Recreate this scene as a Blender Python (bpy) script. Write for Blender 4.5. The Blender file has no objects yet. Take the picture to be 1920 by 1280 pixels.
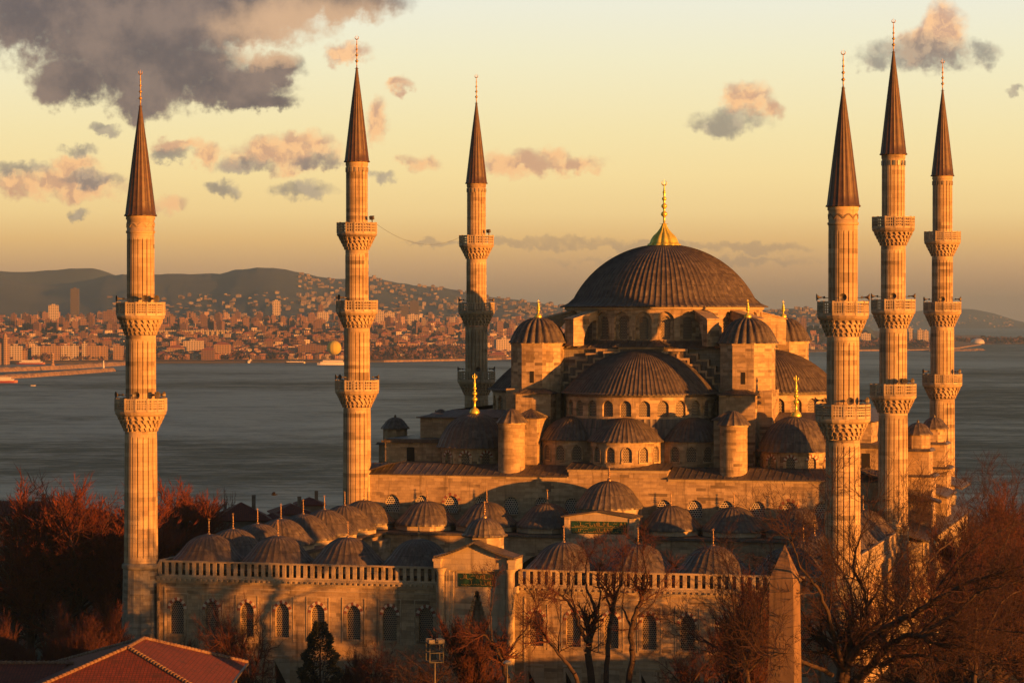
import bpy, math, random
from mathutils import Vector, Matrix
R = math.radians; PI = math.pi
sin, cos, sqrt = math.sin, math.cos, math.sqrt
SC = bpy.context.scene; COL = SC.collection

# ------------------------------------------------------------------ camera, sky, sun, exposure
YAW = R(15.14); FPX = 5042.0
CU, CV, CH = 78.667, -343.89, 42.0
cd = bpy.data.cameras.new('camera'); cd.sensor_width = 36; cd.lens = FPX * 36 / 1920
cd.clip_start = 1; cd.clip_end = 60000
cam = bpy.data.objects.new('camera', cd); COL.objects.link(cam)
cam.location = (CU, CV, CH); cam.rotation_euler = (R(90 - .522), 0, YAW)
SC.camera = cam
EXPO = 1.3
SC.view_settings.view_transform = 'Standard'; SC.view_settings.look = 'None'
SC.view_settings.gamma = 1; SC.view_settings.exposure = EXPO
SC.view_settings.use_curve_mapping = False
SC.cycles.max_bounces = 5; SC.cycles.diffuse_bounces = 3; SC.cycles.glossy_bounces = 3
SC.cycles.volume_bounces = 0; SC.cycles.transparent_max_bounces = 6
SC.cycles.use_denoising = True

SUN_TH = R(50.4); SUN_EL = R(2.5)        # degrees right of the way back to the camera
sdir = Vector((cos(SUN_TH) * sin(YAW) + sin(SUN_TH) * cos(YAW), -cos(SUN_TH) * cos(YAW) + sin(SUN_TH) * sin(YAW), 0))
sdir = Vector((sdir.x * cos(SUN_EL), sdir.y * cos(SUN_EL), sin(SUN_EL)))
sl = bpy.data.lights.new('sun', 'SUN'); sl.energy = 4.8; sl.angle = R(.5); sl.color = (1, .328, .044)
so = bpy.data.objects.new('sun', sl); COL.objects.link(so)
so.rotation_euler = sdir.to_track_quat('Z', 'Y').to_euler()


def lin(c, k=1.0):
    return tuple((((x / 255) / 12.92 if x / 255 <= .04045 else ((x / 255 + .055) / 1.055) ** 2.4)) * k for x in c)


class NT:
    """terse node building"""
    def __init__(s, tree): s.t = tree
    def n(s, typ, **kw):
        x = s.t.nodes.new(typ)
        for k, v in kw.items(): setattr(x, k, v)
        return x
    def put(s, sock, v):
        if isinstance(v, bpy.types.NodeSocket): s.t.links.new(v, sock)
        elif v is not None: sock.default_value = v
    def m(s, op, a, b=None, c=None, clamp=False):
        x = s.n('ShaderNodeMath', operation=op, use_clamp=clamp)
        for i, v in enumerate((a, b, c)): s.put(x.inputs[i], v)
        return x.outputs[0]
    def vm(s, op, a, b=None, c=None, out=0):
        x = s.n('ShaderNodeVectorMath', operation=op)
        for i, v in enumerate((a, b, c)):
            if v is not None: s.put(x.inputs[i], v)
        return x.outputs[out]
    def mr(s, v, a, b, c=0., d=1., typ='SMOOTHSTEP'):
        x = s.n('ShaderNodeMapRange', interpolation_type=typ)
        for i, q in enumerate((v, a, b, c, d)): s.put(x.inputs[i], q)
        return x.outputs[0]
    def mix(s, f, a, b, typ='MIX'):
        x = s.n('ShaderNodeMix', data_type='RGBA', blend_type=typ)
        s.put(x.inputs[0], f)
        for i, q in ((6, a), (7, b)):
            s.put(x.inputs[i], (*q, 1) if isinstance(q, tuple) and len(q) == 3 else q)
        return x.outputs[2]
    def noise(s, vec, scale, detail=4, rough=.55, dim='3D', dist=0):
        x = s.n('ShaderNodeTexNoise', noise_dimensions=dim)
        s.put(x.inputs['Vector'], vec)
        x.inputs['Scale'].default_value = scale; x.inputs['Detail'].default_value = detail
        x.inputs['Roughness'].default_value = rough; x.inputs['Distortion'].default_value = dist
        return x.outputs['Fac']
    def ramp(s, f, stops, interp='LINEAR'):
        x = s.n('ShaderNodeValToRGB'); e = x.color_ramp.elements; x.color_ramp.interpolation = interp
        while len(e) < len(stops): e.new(.5)
        for el, (p, c) in zip(e, stops): el.position = p; el.color = (*c, 1)
        s.put(x.inputs[0], f); return x.outputs[0]


def build_world():
    w = bpy.data.worlds.new('World'); SC.world = w; w.use_nodes = True
    t = w.node_tree; t.nodes.clear(); N = NT(t)
    k = 1 / 2 ** EXPO
    d = N.n('ShaderNodeTexCoord').outputs['Generated']
    rot = N.n('ShaderNodeVectorRotate', rotation_type='Z_AXIS'); N.put(rot.inputs['Vector'], d); rot.inputs['Angle'].default_value = -YAW
    sp = N.n('ShaderNodeSeparateXYZ'); N.put(sp.inputs[0], rot.outputs[0])
    x, y, z = sp.outputs
    hor = N.m('SQRT', N.m('ADD', N.m('MULTIPLY', x, x), N.m('MULTIPLY', y, y)))
    tn = N.m('DIVIDE', z, N.m('MAXIMUM', hor, .001))
    T = lambda row: (594 - row) / FPX / .13
    base = N.ramp(N.m('DIVIDE', tn, .13), [(0, lin((188, 146, 110), k)), (T(580), lin((192, 150, 113), k)), (T(540), lin((200, 156, 115), k)), (T(500), lin((222, 175, 123), k)), (T(450), lin((247, 199, 129), k)),
            (T(400), lin((258, 222, 152), k)), (T(330), lin((261, 233, 166), k)), (T(250), lin((257, 238, 180), k)), (T(110), lin((251, 244, 206), k)), (T(0), lin((245, 244, 224), k))])
    # daylight sky for everything above the warm band
    sk = N.n('ShaderNodeTexSky', sky_type='NISHITA'); sk.sun_disc = False
    sk.sun_elevation = SUN_EL; sk.sun_rotation = math.atan2(sdir.x, sdir.y); sk.altitude = 100; sk.dust_density = .8; sk.ozone_density = 1.2; sk.air_density = .8
    up = N.vm('SCALE', sk.outputs[0]); up.node.inputs['Scale'].default_value = 0.062
    # direction plane for the clouds
    ys = N.m('MAXIMUM', y, .02)
    cx = N.n('ShaderNodeCombineXYZ')
    N.put(cx.inputs[0], N.m('MULTIPLY', N.m('DIVIDE', x, ys), FPX / 100)); N.put(cx.inputs[1], N.m('MULTIPLY', N.m('DIVIDE', z, ys), FPX / 100))
    p = cx.outputs[0]                      # units of about 1.1 degrees
    n1 = N.noise(p, .95, 8, .6, '2D'); n2 = N.noise(N.vm('ADD', p, (7.3, 2.1, 0)), 2.6, 7, .62, '2D')
    warp = N.n('ShaderNodeCombineXYZ'); N.put(warp.inputs[0], N.m('SUBTRACT', n1, .5)); N.put(warp.inputs[1], N.m('SUBTRACT', n2, .5))
    pw = N.vm('MULTIPLY_ADD', warp.outputs[0], (.9, .5, 0), p)
    def field(ells):
        acc = None
        for (px, py, rx, ry) in ells:
            c = ((px - 960) / 100, (594 - py) / 100); i = (100 / rx, 100 / ry)
            q = N.vm('MULTIPLY_ADD', pw, (i[0], i[1], 0), (-c[0] * i[0], -c[1] * i[1], 0))
            v = N.vm('DOT_PRODUCT', q, q, out=1)
            acc = v if acc is None else N.m('MINIMUM', acc, v)
        return N.m('SUBTRACT', 1.0, acc)
    big = [(60, 25, 150, 78), (250, 60, 220, 105), (300, 130, 185, 72), (272, 185, 60, 44), (420, 165, 125, 40), (515, 130, 54, 36), (480, 190, 75, 20), (420, 35, 200, 62), (600, -4, 160, 52), (140, 150, 72, 52)]
    grey = [(425, 354, 30, 15), (572, 357, 60, 20), (150, 282, 40, 12), (175, 335, 60, 16), (45, 315, 60, 14), (470, 312, 50, 18), (590, 305, 60, 15),
            (1370, 228, 75, 26), (1350, 240, 40, 20), (1730, 100, 120, 34), (1650, 118, 35, 20), (1840, 100, 40, 26), (1900, 172, 26, 10),
            (205, 243, 26, 10), (718, 333, 20, 12), (150, 402, 26, 10), (320, 292, 40, 12)]
    pink = [(110, 345, 130, 34), (40, 345, 100, 28), (140, 310, 45, 24), (540, 290, 110, 36), (575, 270, 60, 26), (380, 288, 42, 26), (340, 275, 50, 16), (310, 382, 44, 18),
            (783, 307, 36, 20), (990, 308, 75, 28), (1050, 310, 90, 18), (1030, 292, 40, 20), (1400, 185, 52, 36), (1440, 205, 26, 22), (1765, 50, 46, 50), (1745, 80, 70, 36),
            (655, 100, 42, 22), (745, 160, 22, 18), (710, 225, 26, 40)]
    strat = [(1000, 455, 200, 11), (1200, 462, 230, 9), (1420, 466, 110, 12), (850, 455, 90, 5), (1300, 490, 260, 10)]
    fb = N.m('SUBTRACT', N.m('ADD', N.m('MULTIPLY', n1, .65), N.m('MULTIPLY', n2, .35)), .5)
    nf = N.noise(N.vm('ADD', p, (3.1, 9.7, 0)), 4.5, 5, .6, '2D')
    fb2 = N.m('ADD', N.m('MULTIPLY', fb, 2.8), N.m('MULTIPLY', N.m('SUBTRACT', nf, .5), .8))
    up_n = N.noise(N.vm('ADD', pw, (.18, .16, 0)), 1.7, 4, .6, '2D'); dn_n = N.noise(pw, 1.7, 4, .6, '2D')
    lit = N.mr(N.m('SUBTRACT', dn_n, up_n), -.12, .12)
    dp = N.mr(N.m('ADD', field(pink), fb2), -.45, .95); dg = N.mr(N.m('ADD', field(grey), fb2), -.4, 1.1)
    db = N.mr(N.m('ADD', field(big), N.m('MULTIPLY', fb2, .75)), -.5, .6); ds = N.mr(N.m('ADD', field(strat), fb2), -.3, .9)
    cp = N.mix(lit, lin((212, 160, 130), k), lin((262, 200, 142), k)); cg = N.mix(lit, lin((138, 130, 124), k), lin((178, 162, 144), k))
    cb = N.mix(N.mr(n1, .3, .7), lin((102, 92, 94), k), lin((142, 122, 113), k))
    glow = N.mr(N.m('ADD', field([(600, 52, 190, 62), (500, 100, 80, 34)]), N.m('MULTIPLY', fb, .9)), -.5, .9)
    cb = N.mix(N.m('MULTIPLY', glow, .8), cb, lin((234, 190, 148), k))
    c = N.mix(N.m('MULTIPLY', ds, .55), base, lin((176, 148, 120), k))
    c = N.mix(N.m('MULTIPLY', dp, .85), c, cp)
    c = N.mix(N.m('MULTIPLY', db, .97), c, cb)
    c = N.mix(N.m('MULTIPLY', dg, .8), c, cg)
    front = N.mr(N.m('DIVIDE', y, N.m('MAXIMUM', hor, .001)), .74, .95)
    c = N.mix(N.m('MULTIPLY', front, N.mr(tn, .125, .22, 1, 0)), up, c)
    bg = N.n('ShaderNodeBackground'); N.put(bg.inputs[0], c); bg.inputs[1].default_value = 1.0
    out = N.n('ShaderNodeOutputWorld'); t.links.new(bg.outputs[0], out.inputs[0])
    w.cycles.sampling_method = 'MANUAL'; w.cycles.sample_map_resolution = 512


build_world()

# ------------------------------------------------------------------ helpers
random.seed(5)


def cam2(X, Y, z=0.0):
    """camera-aligned ground offsets (right, ahead) to the mosque's own axes"""
    return Vector((CU + X * cos(YAW) - Y * sin(YAW), CV + X * sin(YAW) + Y * cos(YAW), z))


def at(px, Y, z=0.0): return cam2((px - 960) / FPX * Y, Y, z)
def hz(row, Y): return CH - (row - 594) / FPX * Y


class MB:
    def __init__(s): s.v = []; s.f = []; s.m = []; s.sm = []; s.uv = {}; s.M = None
    def V(s, p):
        if s.M is not None: p = s.M @ Vector(p)
        s.v.append(tuple(p)); return len(s.v) - 1
    def F(s, idx, m=0, sm=False, uv=None):
        s.f.append(tuple(idx)); s.m.append(m); s.sm.append(sm)
        if uv: s.uv[len(s.f) - 1] = uv
    def poly(s, pts, m=0, uv=None): s.F([s.V(p) for p in pts], m, False, uv)
    def box(s, x0, x1, y0, y1, z0, z1, m=0, taper=0):
        a = [s.V((x, y, z0)) for x, y in ((x0, y0), (x1, y0), (x1, y1), (x0, y1))]
        t = taper
        b = [s.V((x, y, z1)) for x, y in ((x0 + t, y0 + t), (x1 - t, y0 + t), (x1 - t, y1 - t), (x0 + t, y1 - t))]
        for i in range(4): j = (i + 1) % 4; s.F((a[i], a[j], b[j], b[i]), m)
        s.F(b, m); s.F(a[::-1], m)
    def prism(s, pts, z0, z1, m=0, mt=None):
        a = [s.V((x, y, z0)) for x, y in pts]; b = [s.V((x, y, z1)) for x, y in pts]; n = len(pts)
        for i in range(n): j = (i + 1) % n; s.F((a[i], a[j], b[j], b[i]), m)
        s.F(b, m if mt is None else mt); s.F(a[::-1], m)
    def extr(s, pts, d, m=0):
        """closed 3-D outline swept by vector d"""
        d = Vector(d); a = [s.V(p) for p in pts]; b = [s.V(Vector(p) + d) for p in pts]; n = len(pts)
        for i in range(n): j = (i + 1) % n; s.F((a[i], a[j], b[j], b[i]), m)
        s.F(a[::-1], m); s.F(b, m)
    def lathe(s, prof, n=24, cx=0, cy=0, a0=0, a1=2 * PI, m=0, sm=True, angs=None, rad=None, mf=None):
        if angs is None: angs = [a0 + (a1 - a0) * i / n for i in range(n + 1)]
        full = abs(angs[-1] - angs[0] - 2 * PI) < 1e-6
        if full: angs = angs[:-1]
        na = len(angs); rows = []
        for (r, z) in prof:
            rows.append([s.V((cx + (r + (rad(i, r) if rad else 0)) * cos(a), cy + (r + (rad(i, r) if rad else 0)) * sin(a), z)) for i, a in enumerate(angs)])
        for k in range(len(prof) - 1):
            for i in range(na if full else na - 1):
                j = (i + 1) % na
                ra = prof[k][0]; aa, ab = angs[i], (angs[j] if j else angs[0] + 2 * PI)
                uv = [(aa * ra, prof[k][1]), (ab * ra, prof[k][1]), (ab * ra, prof[k + 1][1]), (aa * ra, prof[k + 1][1])]
                s.F((rows[k][i], rows[k][j], rows[k + 1][j], rows[k + 1][i]), m if mf is None else mf(k), sm, uv)
    def tube(s, p0, p1, r0, r1, n=6, m=0, cap=False):
        p0, p1 = Vector(p0), Vector(p1); d = (p1 - p0)
        if d.length < 1e-6: return
        q = d.normalized(); x = q.orthogonal().normalized(); y = q.cross(x)
        a = [s.V(p0 + (x * cos(2 * PI * i / n) + y * sin(2 * PI * i / n)) * r0) for i in range(n)]
        if r1 <= 0:
            t = s.V(p1)
            for i in range(n): s.F((a[i], a[(i + 1) % n], t), m, True)
        else:
            b = [s.V(p1 + (x * cos(2 * PI * i / n) + y * sin(2 * PI * i / n)) * r1) for i in range(n)]
            for i in range(n): j = (i + 1) % n; s.F((a[i], a[j], b[j], b[i]), m, True)
            if cap: s.F(b, m); s.F(a[::-1], m)
    def bar(s, p0, p1, w, h, m=0):
        """square bar between two points, w across, h up"""
        p0, p1 = Vector(p0), Vector(p1); d = (p1 - p0).normalized()
        upv = Vector((0, 0, 1)) if abs(d.z) < .95 else Vector((d.y, -d.x, 0)) if d.xy.length > .01 else Vector((0, 1, 0))
        x = d.cross(upv).normalized(); y = x.cross(d)
        c = [(-1, -1), (1, -1), (1, 1), (-1, 1)]
        a = [s.V(p0 + x * w / 2 * i + y * h / 2 * j) for i, j in c]; b = [s.V(p1 + x * w / 2 * i + y * h / 2 * j) for i, j in c]
        for i in range(4): j = (i + 1) % 4; s.F((a[i], a[j], b[j], b[i]), m)
        s.F(b, m); s.F(a[::-1], m)
    def wall(s, mp, s0, s1, z0, z1, ops=(), depth=.4, ds=3.0, m=0, thick=None):
        def strip(a, b, za, zb):
            if b - a < 1e-4 or zb - za < 1e-4: return
            n = max(1, int(math.ceil((b - a) / ds)))
            for i in range(n):
                p, q = a + (b - a) * i / n, a + (b - a) * (i + 1) / n
                s.F([s.V(mp(*t)) for t in ((p, za, 0), (q, za, 0), (q, zb, 0), (p, zb, 0))], m, False, [(p, za), (q, za), (q, zb), (p, zb)])
        prev = s0
        for o in sorted(ops, key=lambda o: o['c']):
            l, r = o['c'] - o['w'] / 2, o['c'] + o['w'] / 2
            strip(prev, l, z0, z1); strip(l, r, z0, o['zb'])
            ar = arch(o)
            for (a, za), (b, zb) in zip(ar[:-1], ar[1:]):
                s.F([s.V(mp(*t)) for t in ((a, za, 0), (b, zb, 0), (b, z1, 0), (a, z1, 0))], m, False, [(a, za), (b, zb), (b, z1), (a, z1)])
            loop = [(l, o['zb']), (r, o['zb'])] + ar[::-1]
            dp = o.get('d', depth)
            for (a, za), (b, zb) in zip(loop, loop[1:] + loop[:1]):
                if abs(a - b) < 1e-5 and abs(za - zb) < 1e-5: continue
                s.F([s.V(mp(*t)) for t in ((b, zb, 0), (a, za, 0), (a, za, dp), (b, zb, dp))], m, False, [(b, zb), (a, za), (a + .3, za), (b + .3, zb)])
            prev = r
        strip(prev, s1, z0, z1)
    def build(s, name, mats, parent=None, loc=None, link=True):
        me = bpy.data.meshes.new(name)
        me.from_pydata(s.v, [], s.f)
        mats = mats if isinstance(mats, (list, tuple)) else [mats]
        for q in mats: me.materials.append(q)
        me.polygons.foreach_set('material_index', s.m); me.polygons.foreach_set('use_smooth', s.sm)
        ul = me.uv_layers.new(name='UVMap'); data = []
        for i, f in enumerate(s.f):
            if i in s.uv:
                for u in s.uv[i]: data += (u[0], u[1])
            else:
                p = [Vector(s.v[k]) for k in f[:3]]
                nn = (p[1] - p[0]).cross(p[2] - p[1])
                h = sqrt(nn.x ** 2 + nn.y ** 2)
                if h > .35 * abs(nn.z) + 1e-12:
                    tx, ty = -nn.y / h, nn.x / h
                    for k in f: v = s.v[k]; data += (v[0] * tx + v[1] * ty, v[2])
                else:
                    for k in f: data += (s.v[k][0], s.v[k][1])
        ul.data.foreach_set('uv', data)
        me.update()
        o = bpy.data.objects.new(name, me)
        if link: COL.objects.link(o)
        if parent: o.parent = parent
        if loc: o.location = loc
        return o


def arch(o, n=10):
    """points of an arched (or flat) head from the left to the right springing"""
    if 'pts' in o: return [(o['c'] + x, z) for x, z in o['pts']]
    l, w, zs, r = o['c'] - o['w'] / 2, o['w'], o['zs'], o.get('rise', 0)
    if r <= 0: return [(l, zs), (l + w, zs)]
    out = []
    for i in range(n + 1):
        t = -cos(PI * i / n)
        out.append((l + w * (t + 1) / 2, zs + r * (.82 * sqrt(max(0, 1 - t * t)) + .18 * (1 - abs(t)))))
    return out


def op(c, w, zb, zs, rise=0, d=None):
    o = dict(c=c, w=w, zb=zb, zs=zs, rise=rise)
    if d is not None: o['d'] = d
    return o


def straight(org, dirv, inn):
    org, dirv, inn = Vector(org), Vector(dirv), Vector(inn)
    return lambda q, z, d: (org.x + dirv.x * q + inn.x * d, org.y + dirv.y * q + inn.y * d, org.z + z)


def round_(cx, cy, r): return lambda q, z, d: (cx + (r - d) * cos(q / r), cy + (r - d) * sin(q / r), z)


def tag(o, label, cat, group=None, kind=None):
    if label: o['label'] = label
    if cat: o['category'] = cat
    if group: o['group'] = group
    if kind: o['kind'] = kind
    return o


def empty(name, loc=(0, 0, 0), rz=0, parent=None):
    o = bpy.data.objects.new(name, None); COL.objects.link(o); o.location = loc; o.rotation_euler.z = rz
    o.empty_display_size = .5
    if parent: o.parent = parent
    return o


def dup(o, parent=None, loc=None, rz=None):
    c = o.copy(); COL.objects.link(c)
    c.parent = parent
    if loc is not None: c.location = loc
    if rz is not None: c.rotation_euler.z = rz
    for ch in o.children: dup(ch, c)
    return c


# ------------------------------------------------------------------ materials
def newmat(name, rough=.8):
    m = bpy.data.materials.new(name); m.use_nodes = True
    b = m.node_tree.nodes['Principled BSDF']; b.inputs['Roughness'].default_value = rough
    return m, NT(m.node_tree), b


def bump(N, b, h, dist=.05, strength=.6):
    x = N.n('ShaderNodeBump'); x.inputs['Distance'].default_value = dist; x.inputs['Strength'].default_value = strength
    N.put(x.inputs['Height'], h); N.put(b.inputs['Normal'], x.outputs[0])


def stone_mat(name, c1, c2, mort, dirt, bw=.82, rh=.40, var=.5):
    m, N, b = newmat(name, .85)
    tc = N.n('ShaderNodeTexCoord'); oi = N.n('ShaderNodeObjectInfo').outputs['Random']
    sh = N.n('ShaderNodeCombineXYZ'); N.put(sh.inputs[0], N.m('MULTIPLY', oi, 57.0)); N.put(sh.inputs[1], N.m('MULTIPLY', N.m('FLOOR', N.m('MULTIPLY', oi, 40.0)), rh * 2)); uv = N.vm('ADD', tc.outputs['UV'], sh.outputs[0]); ob = N.n('ShaderNodeNewGeometry').outputs['Position']
    br = N.n('ShaderNodeTexBrick'); N.put(br.inputs['Vector'], uv)
    br.inputs['Scale'].default_value = 1; br.inputs['Brick Width'].default_value = bw; br.inputs['Row Height'].default_value = rh
    br.inputs['Mortar Size'].default_value = .016; br.inputs['Mortar Smooth'].default_value = .3; br.inputs['Bias'].default_value = -.1
    br.offset_frequency = 2; br.squash = .7; br.squash_frequency = 3
    br.inputs['Color1'].default_value = (*c1, 1); br.inputs['Color2'].default_value = (*c2, 1); br.inputs['Mortar'].default_value = (*mort, 1)
    c = br.outputs['Color']
    b2 = N.n('ShaderNodeTexBrick'); N.put(b2.inputs['Vector'], N.vm('ADD', uv, (37.3, 11.44, 0))); b2.inputs['Scale'].default_value = 1
    b2.inputs['Brick Width'].default_value = bw * 1.55; b2.inputs['Row Height'].default_value = rh; b2.inputs['Mortar Size'].default_value = 0; b2.offset = .37
    b2.inputs['Color1'].default_value = (0, 0, 0, 1); b2.inputs['Color2'].default_value = (1, 1, 1, 1); b2.squash = 1.4; b2.squash_frequency = 2
    pk = N.n('ShaderNodeSeparateColor'); N.put(pk.inputs[0], b2.outputs['Color'])
    big = N.noise(uv, .22, 4, .6)
    c = N.mix(N.m('MULTIPLY', N.mr(pk.outputs[0], .80, .84), N.mr(big, .38, .62)), c, tuple(x * .55 for x in c2))
    c = N.mix(N.m('MULTIPLY', N.mr(pk.outputs[0], .16, .12), .7), c, tuple(min(.6, x * 1.22) for x in c1))
    c = N.mix(N.m('MULTIPLY', N.mr(N.noise(uv, .35, 5, .6), .45, .7), var), c, dirt)
    mp = N.n('ShaderNodeMapping'); mp.inputs['Scale'].default_value = (1.6, 1.6, .12); N.put(mp.inputs[0], ob)
    st = N.mr(N.noise(mp.outputs[0], 1, 4, .6), .52, .74)
    c = N.mix(N.m('MULTIPLY', st, .65), c, tuple(x * .55 for x in dirt))
    c = N.mix(.35, c, N.mix(N.noise(uv, 6, 3, .7), (.5, .5, .5), (1, 1, 1)), 'MULTIPLY')
    N.put(b.inputs['Base Color'], c)
    h = N.m('ADD', N.m('MULTIPLY', br.outputs['Fac'], -1), N.m('MULTIPLY', N.noise(uv, 5, 4, .7), .8))
    bump(N, b, h, .05, .5)
    return m


M_STONE = stone_mat('limestone', (.48, .355, .22), (.33, .235, .14), (.28, .20, .125), (.20, .13, .07))
M_WHITE = stone_mat('pale_marble', (.49, .39, .27), (.42, .33, .22), (.33, .25, .17), (.30, .21, .13), 1.3, .6, .35)
M_MIN = stone_mat('minaret_stone', (.50, .375, .235), (.38, .275, .165), (.30, .215, .135), (.24, .155, .085), 2.6, .5, .4)
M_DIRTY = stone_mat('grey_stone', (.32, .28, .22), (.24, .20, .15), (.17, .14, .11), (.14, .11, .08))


def simple(name, c, rough=.8, metal=0, nscale=0, c2=None, bmp=0):
    m, N, b = newmat(name, rough)
    b.inputs['Metallic'].default_value = metal
    if nscale:
        ob = N.n('ShaderNodeTexCoord').outputs['Object']
        n = N.noise(ob, nscale, 5, .6)
        N.put(b.inputs['Base Color'], N.mix(N.mr(n, .3, .7), c, c2 or tuple(x * .6 for x in c)))
        if bmp: bump(N, b, n, bmp)
    else: b.inputs['Base Color'].default_value = (*c, 1)
    return m


def lead_mat():
    m, N, b = newmat('lead', .5)
    uv = N.n('ShaderNodeTexCoord').outputs['UV']; pos = N.n('ShaderNodeNewGeometry').outputs['Position']
    br = N.n('ShaderNodeTexBrick'); N.put(br.inputs['Vector'], uv); br.inputs['Scale'].default_value = 1
    br.inputs['Brick Width'].default_value = .8; br.inputs['Row Height'].default_value = 1.6; br.inputs['Mortar Size'].default_value = .025
    br.inputs['Color1'].default_value = (.125, .100, .082, 1); br.inputs['Color2'].default_value = (.072, .056, .046, 1); br.inputs['Mortar'].default_value = (.03, .024, .02, 1)
    mp = N.n('ShaderNodeMapping'); mp.inputs['Scale'].default_value = (1.2, 1.2, .25); N.put(mp.inputs[0], pos)
    n = N.noise(mp.outputs[0], 1.4, 5, .65)
    c = N.mix(N.mr(n, .5, .78), br.outputs['Color'], (.20, .165, .135))
    c = N.mix(N.mr(N.noise(pos, .5, 4, .6), .5, .75), c, (.06, .047, .04))
    N.put(b.inputs['Base Color'], c); b.inputs['Metallic'].default_value = .15
    N.put(b.inputs['Roughness'], N.mr(n, .3, .8, .42, .65))
    bump(N, b, N.m('ADD', n, N.m('MULTIPLY', br.outputs['Fac'], -.7)), .05, .5)
    return m


M_LEAD = lead_mat()
M_SPIRE = simple('spire_lead', (.090, .050, .034), .5, .1, 1.5, (.055, .033, .025))
M_GOLD = simple('gilding', (.84, .72, .14), .36, .6, 3, (.70, .55, .08))
M_DULLG = simple('dull_gilding', (.55, .36, .13), .42, .6, 6, (.36, .23, .09))
M_BRONZE = simple('weathered_gilding', (.5, .33, .17), .45, .8, 6, (.33, .2, .11))
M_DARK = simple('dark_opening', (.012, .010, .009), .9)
M_RED = simple('red_stone', (.22, .07, .045), .85)
M_VOUS = simple('white_stone', (.52, .45, .36), .85)
M_HORN = simple('horn_metal', (.10, .085, .075), .5, .3)
M_GREEN = simple('green_panel', (.012, .06, .028), .6, 0, 2, (.008, .04, .02))
M_GILT = simple('gilt_script', (.42, .27, .05), .45, .3)
M_BARK = simple('bark', (.065, .036, .025), .9, 0, 2, (.032, .02, .015))
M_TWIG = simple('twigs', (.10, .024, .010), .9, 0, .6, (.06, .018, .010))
M_TWIGR = simple('brightened_red_twigs', (.18, .038, .014), .9, 0, .5, (.11, .026, .012))  # red brightened in the colour so crowns in shade look lit
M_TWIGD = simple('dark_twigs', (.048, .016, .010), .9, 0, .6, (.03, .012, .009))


def lattice_mat(P=.24, lt=(.33, .26, .18), r0=.34):
    """plaster lattice of round holes"""
    m, N, b = newmat('plaster_lattice', .85)
    uv = N.n('ShaderNodeTexCoord').outputs['UV']
    sp = N.n('ShaderNodeSeparateXYZ'); N.put(sp.inputs[0], uv)
    u = N.m('DIVIDE', sp.outputs[0], P); v = N.m('DIVIDE', sp.outputs[1], P * .87)
    row = N.m('FLOOR', v)
    u2 = N.m('ADD', u, N.m('MULTIPLY', N.m('MODULO', row, 2.0), .5))
    fx = N.m('SUBTRACT', N.m('FRACT', u2), .5); fy = N.m('SUBTRACT', N.m('FRACT', v), .5)
    d = N.m('SQRT', N.m('ADD', N.m('MULTIPLY', fx, fx), N.m('MULTIPLY', fy, fy)))
    hole = N.mr(d, r0, r0 + .06)
    N.put(b.inputs['Base Color'], N.mix(hole, (.012, .011, .012), lt))
    bump(N, b, hole, .08, .8)
    return m


M_LATT = lattice_mat(); M_LATW = lattice_mat(.32, (.55, .49, .40), .36)


def tile_mat():
    m, N, b = newmat('clay_tiles', .85)
    uv = N.n('ShaderNodeTexCoord').outputs['UV']
    br = N.n('ShaderNodeTexBrick'); N.put(br.inputs['Vector'], uv); br.inputs['Scale'].default_value = 1
    br.inputs['Brick Width'].default_value = .3; br.inputs['Row Height'].default_value = .36; br.inputs['Mortar Size'].default_value = .03; br.offset = 0
    br.inputs['Color1'].default_value = (.20, .032, .014, 1); br.inputs['Color2'].default_value = (.13, .022, .011, 1); br.inputs['Mortar'].default_value = (.06, .014, .01, 1)
    n = N.noise(uv, .7, 5, .6)
    N.put(b.inputs['Base Color'], N.mix(N.mr(n, .5, .75), br.outputs['Color'], (.075, .02, .012)))
    bump(N, b, N.m('ADD', N.m('MULTIPLY', br.outputs['Fac'], -1), n), .08, .8)
    return m


M_TILE = tile_mat()
M_RIDGE = simple('ridge_tiles', (.22, .15, .10), .9, 0, 4, (.13, .06, .04))


def city_mat(name, pal, win=.8):
    m, N, b = newmat(name, .8)
    uv = N.n('ShaderNodeTexCoord').outputs['UV']
    g = N.n('ShaderNodeNewGeometry'); rnd = g.outputs['Random Per Island']
    br = N.n('ShaderNodeTexBrick'); N.put(br.inputs['Vector'], uv); br.inputs['Scale'].default_value = 1; br.offset = 0
    br.inputs['Brick Width'].default_value = 4.4; br.inputs['Row Height'].default_value = 3.6; br.inputs['Mortar Size'].default_value = .7; br.inputs['Mortar Smooth'].default_value = .1
    col = N.ramp(rnd, [(i / len(pal), c) for i, c in enumerate(pal)], 'CONSTANT')
    nz = N.n('ShaderNodeSeparateXYZ'); N.put(nz.inputs[0], g.outputs['Normal'])
    side = N.mr(nz.outputs[2], .3, .5, 1, 0)
    w = N.m('MULTIPLY', N.m('SUBTRACT', 1.0, br.outputs['Fac']), N.m('MULTIPLY', side, win))
    N.put(b.inputs['Base Color'], N.mix(w, col, (.05, .042, .04)))
    return m


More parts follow.
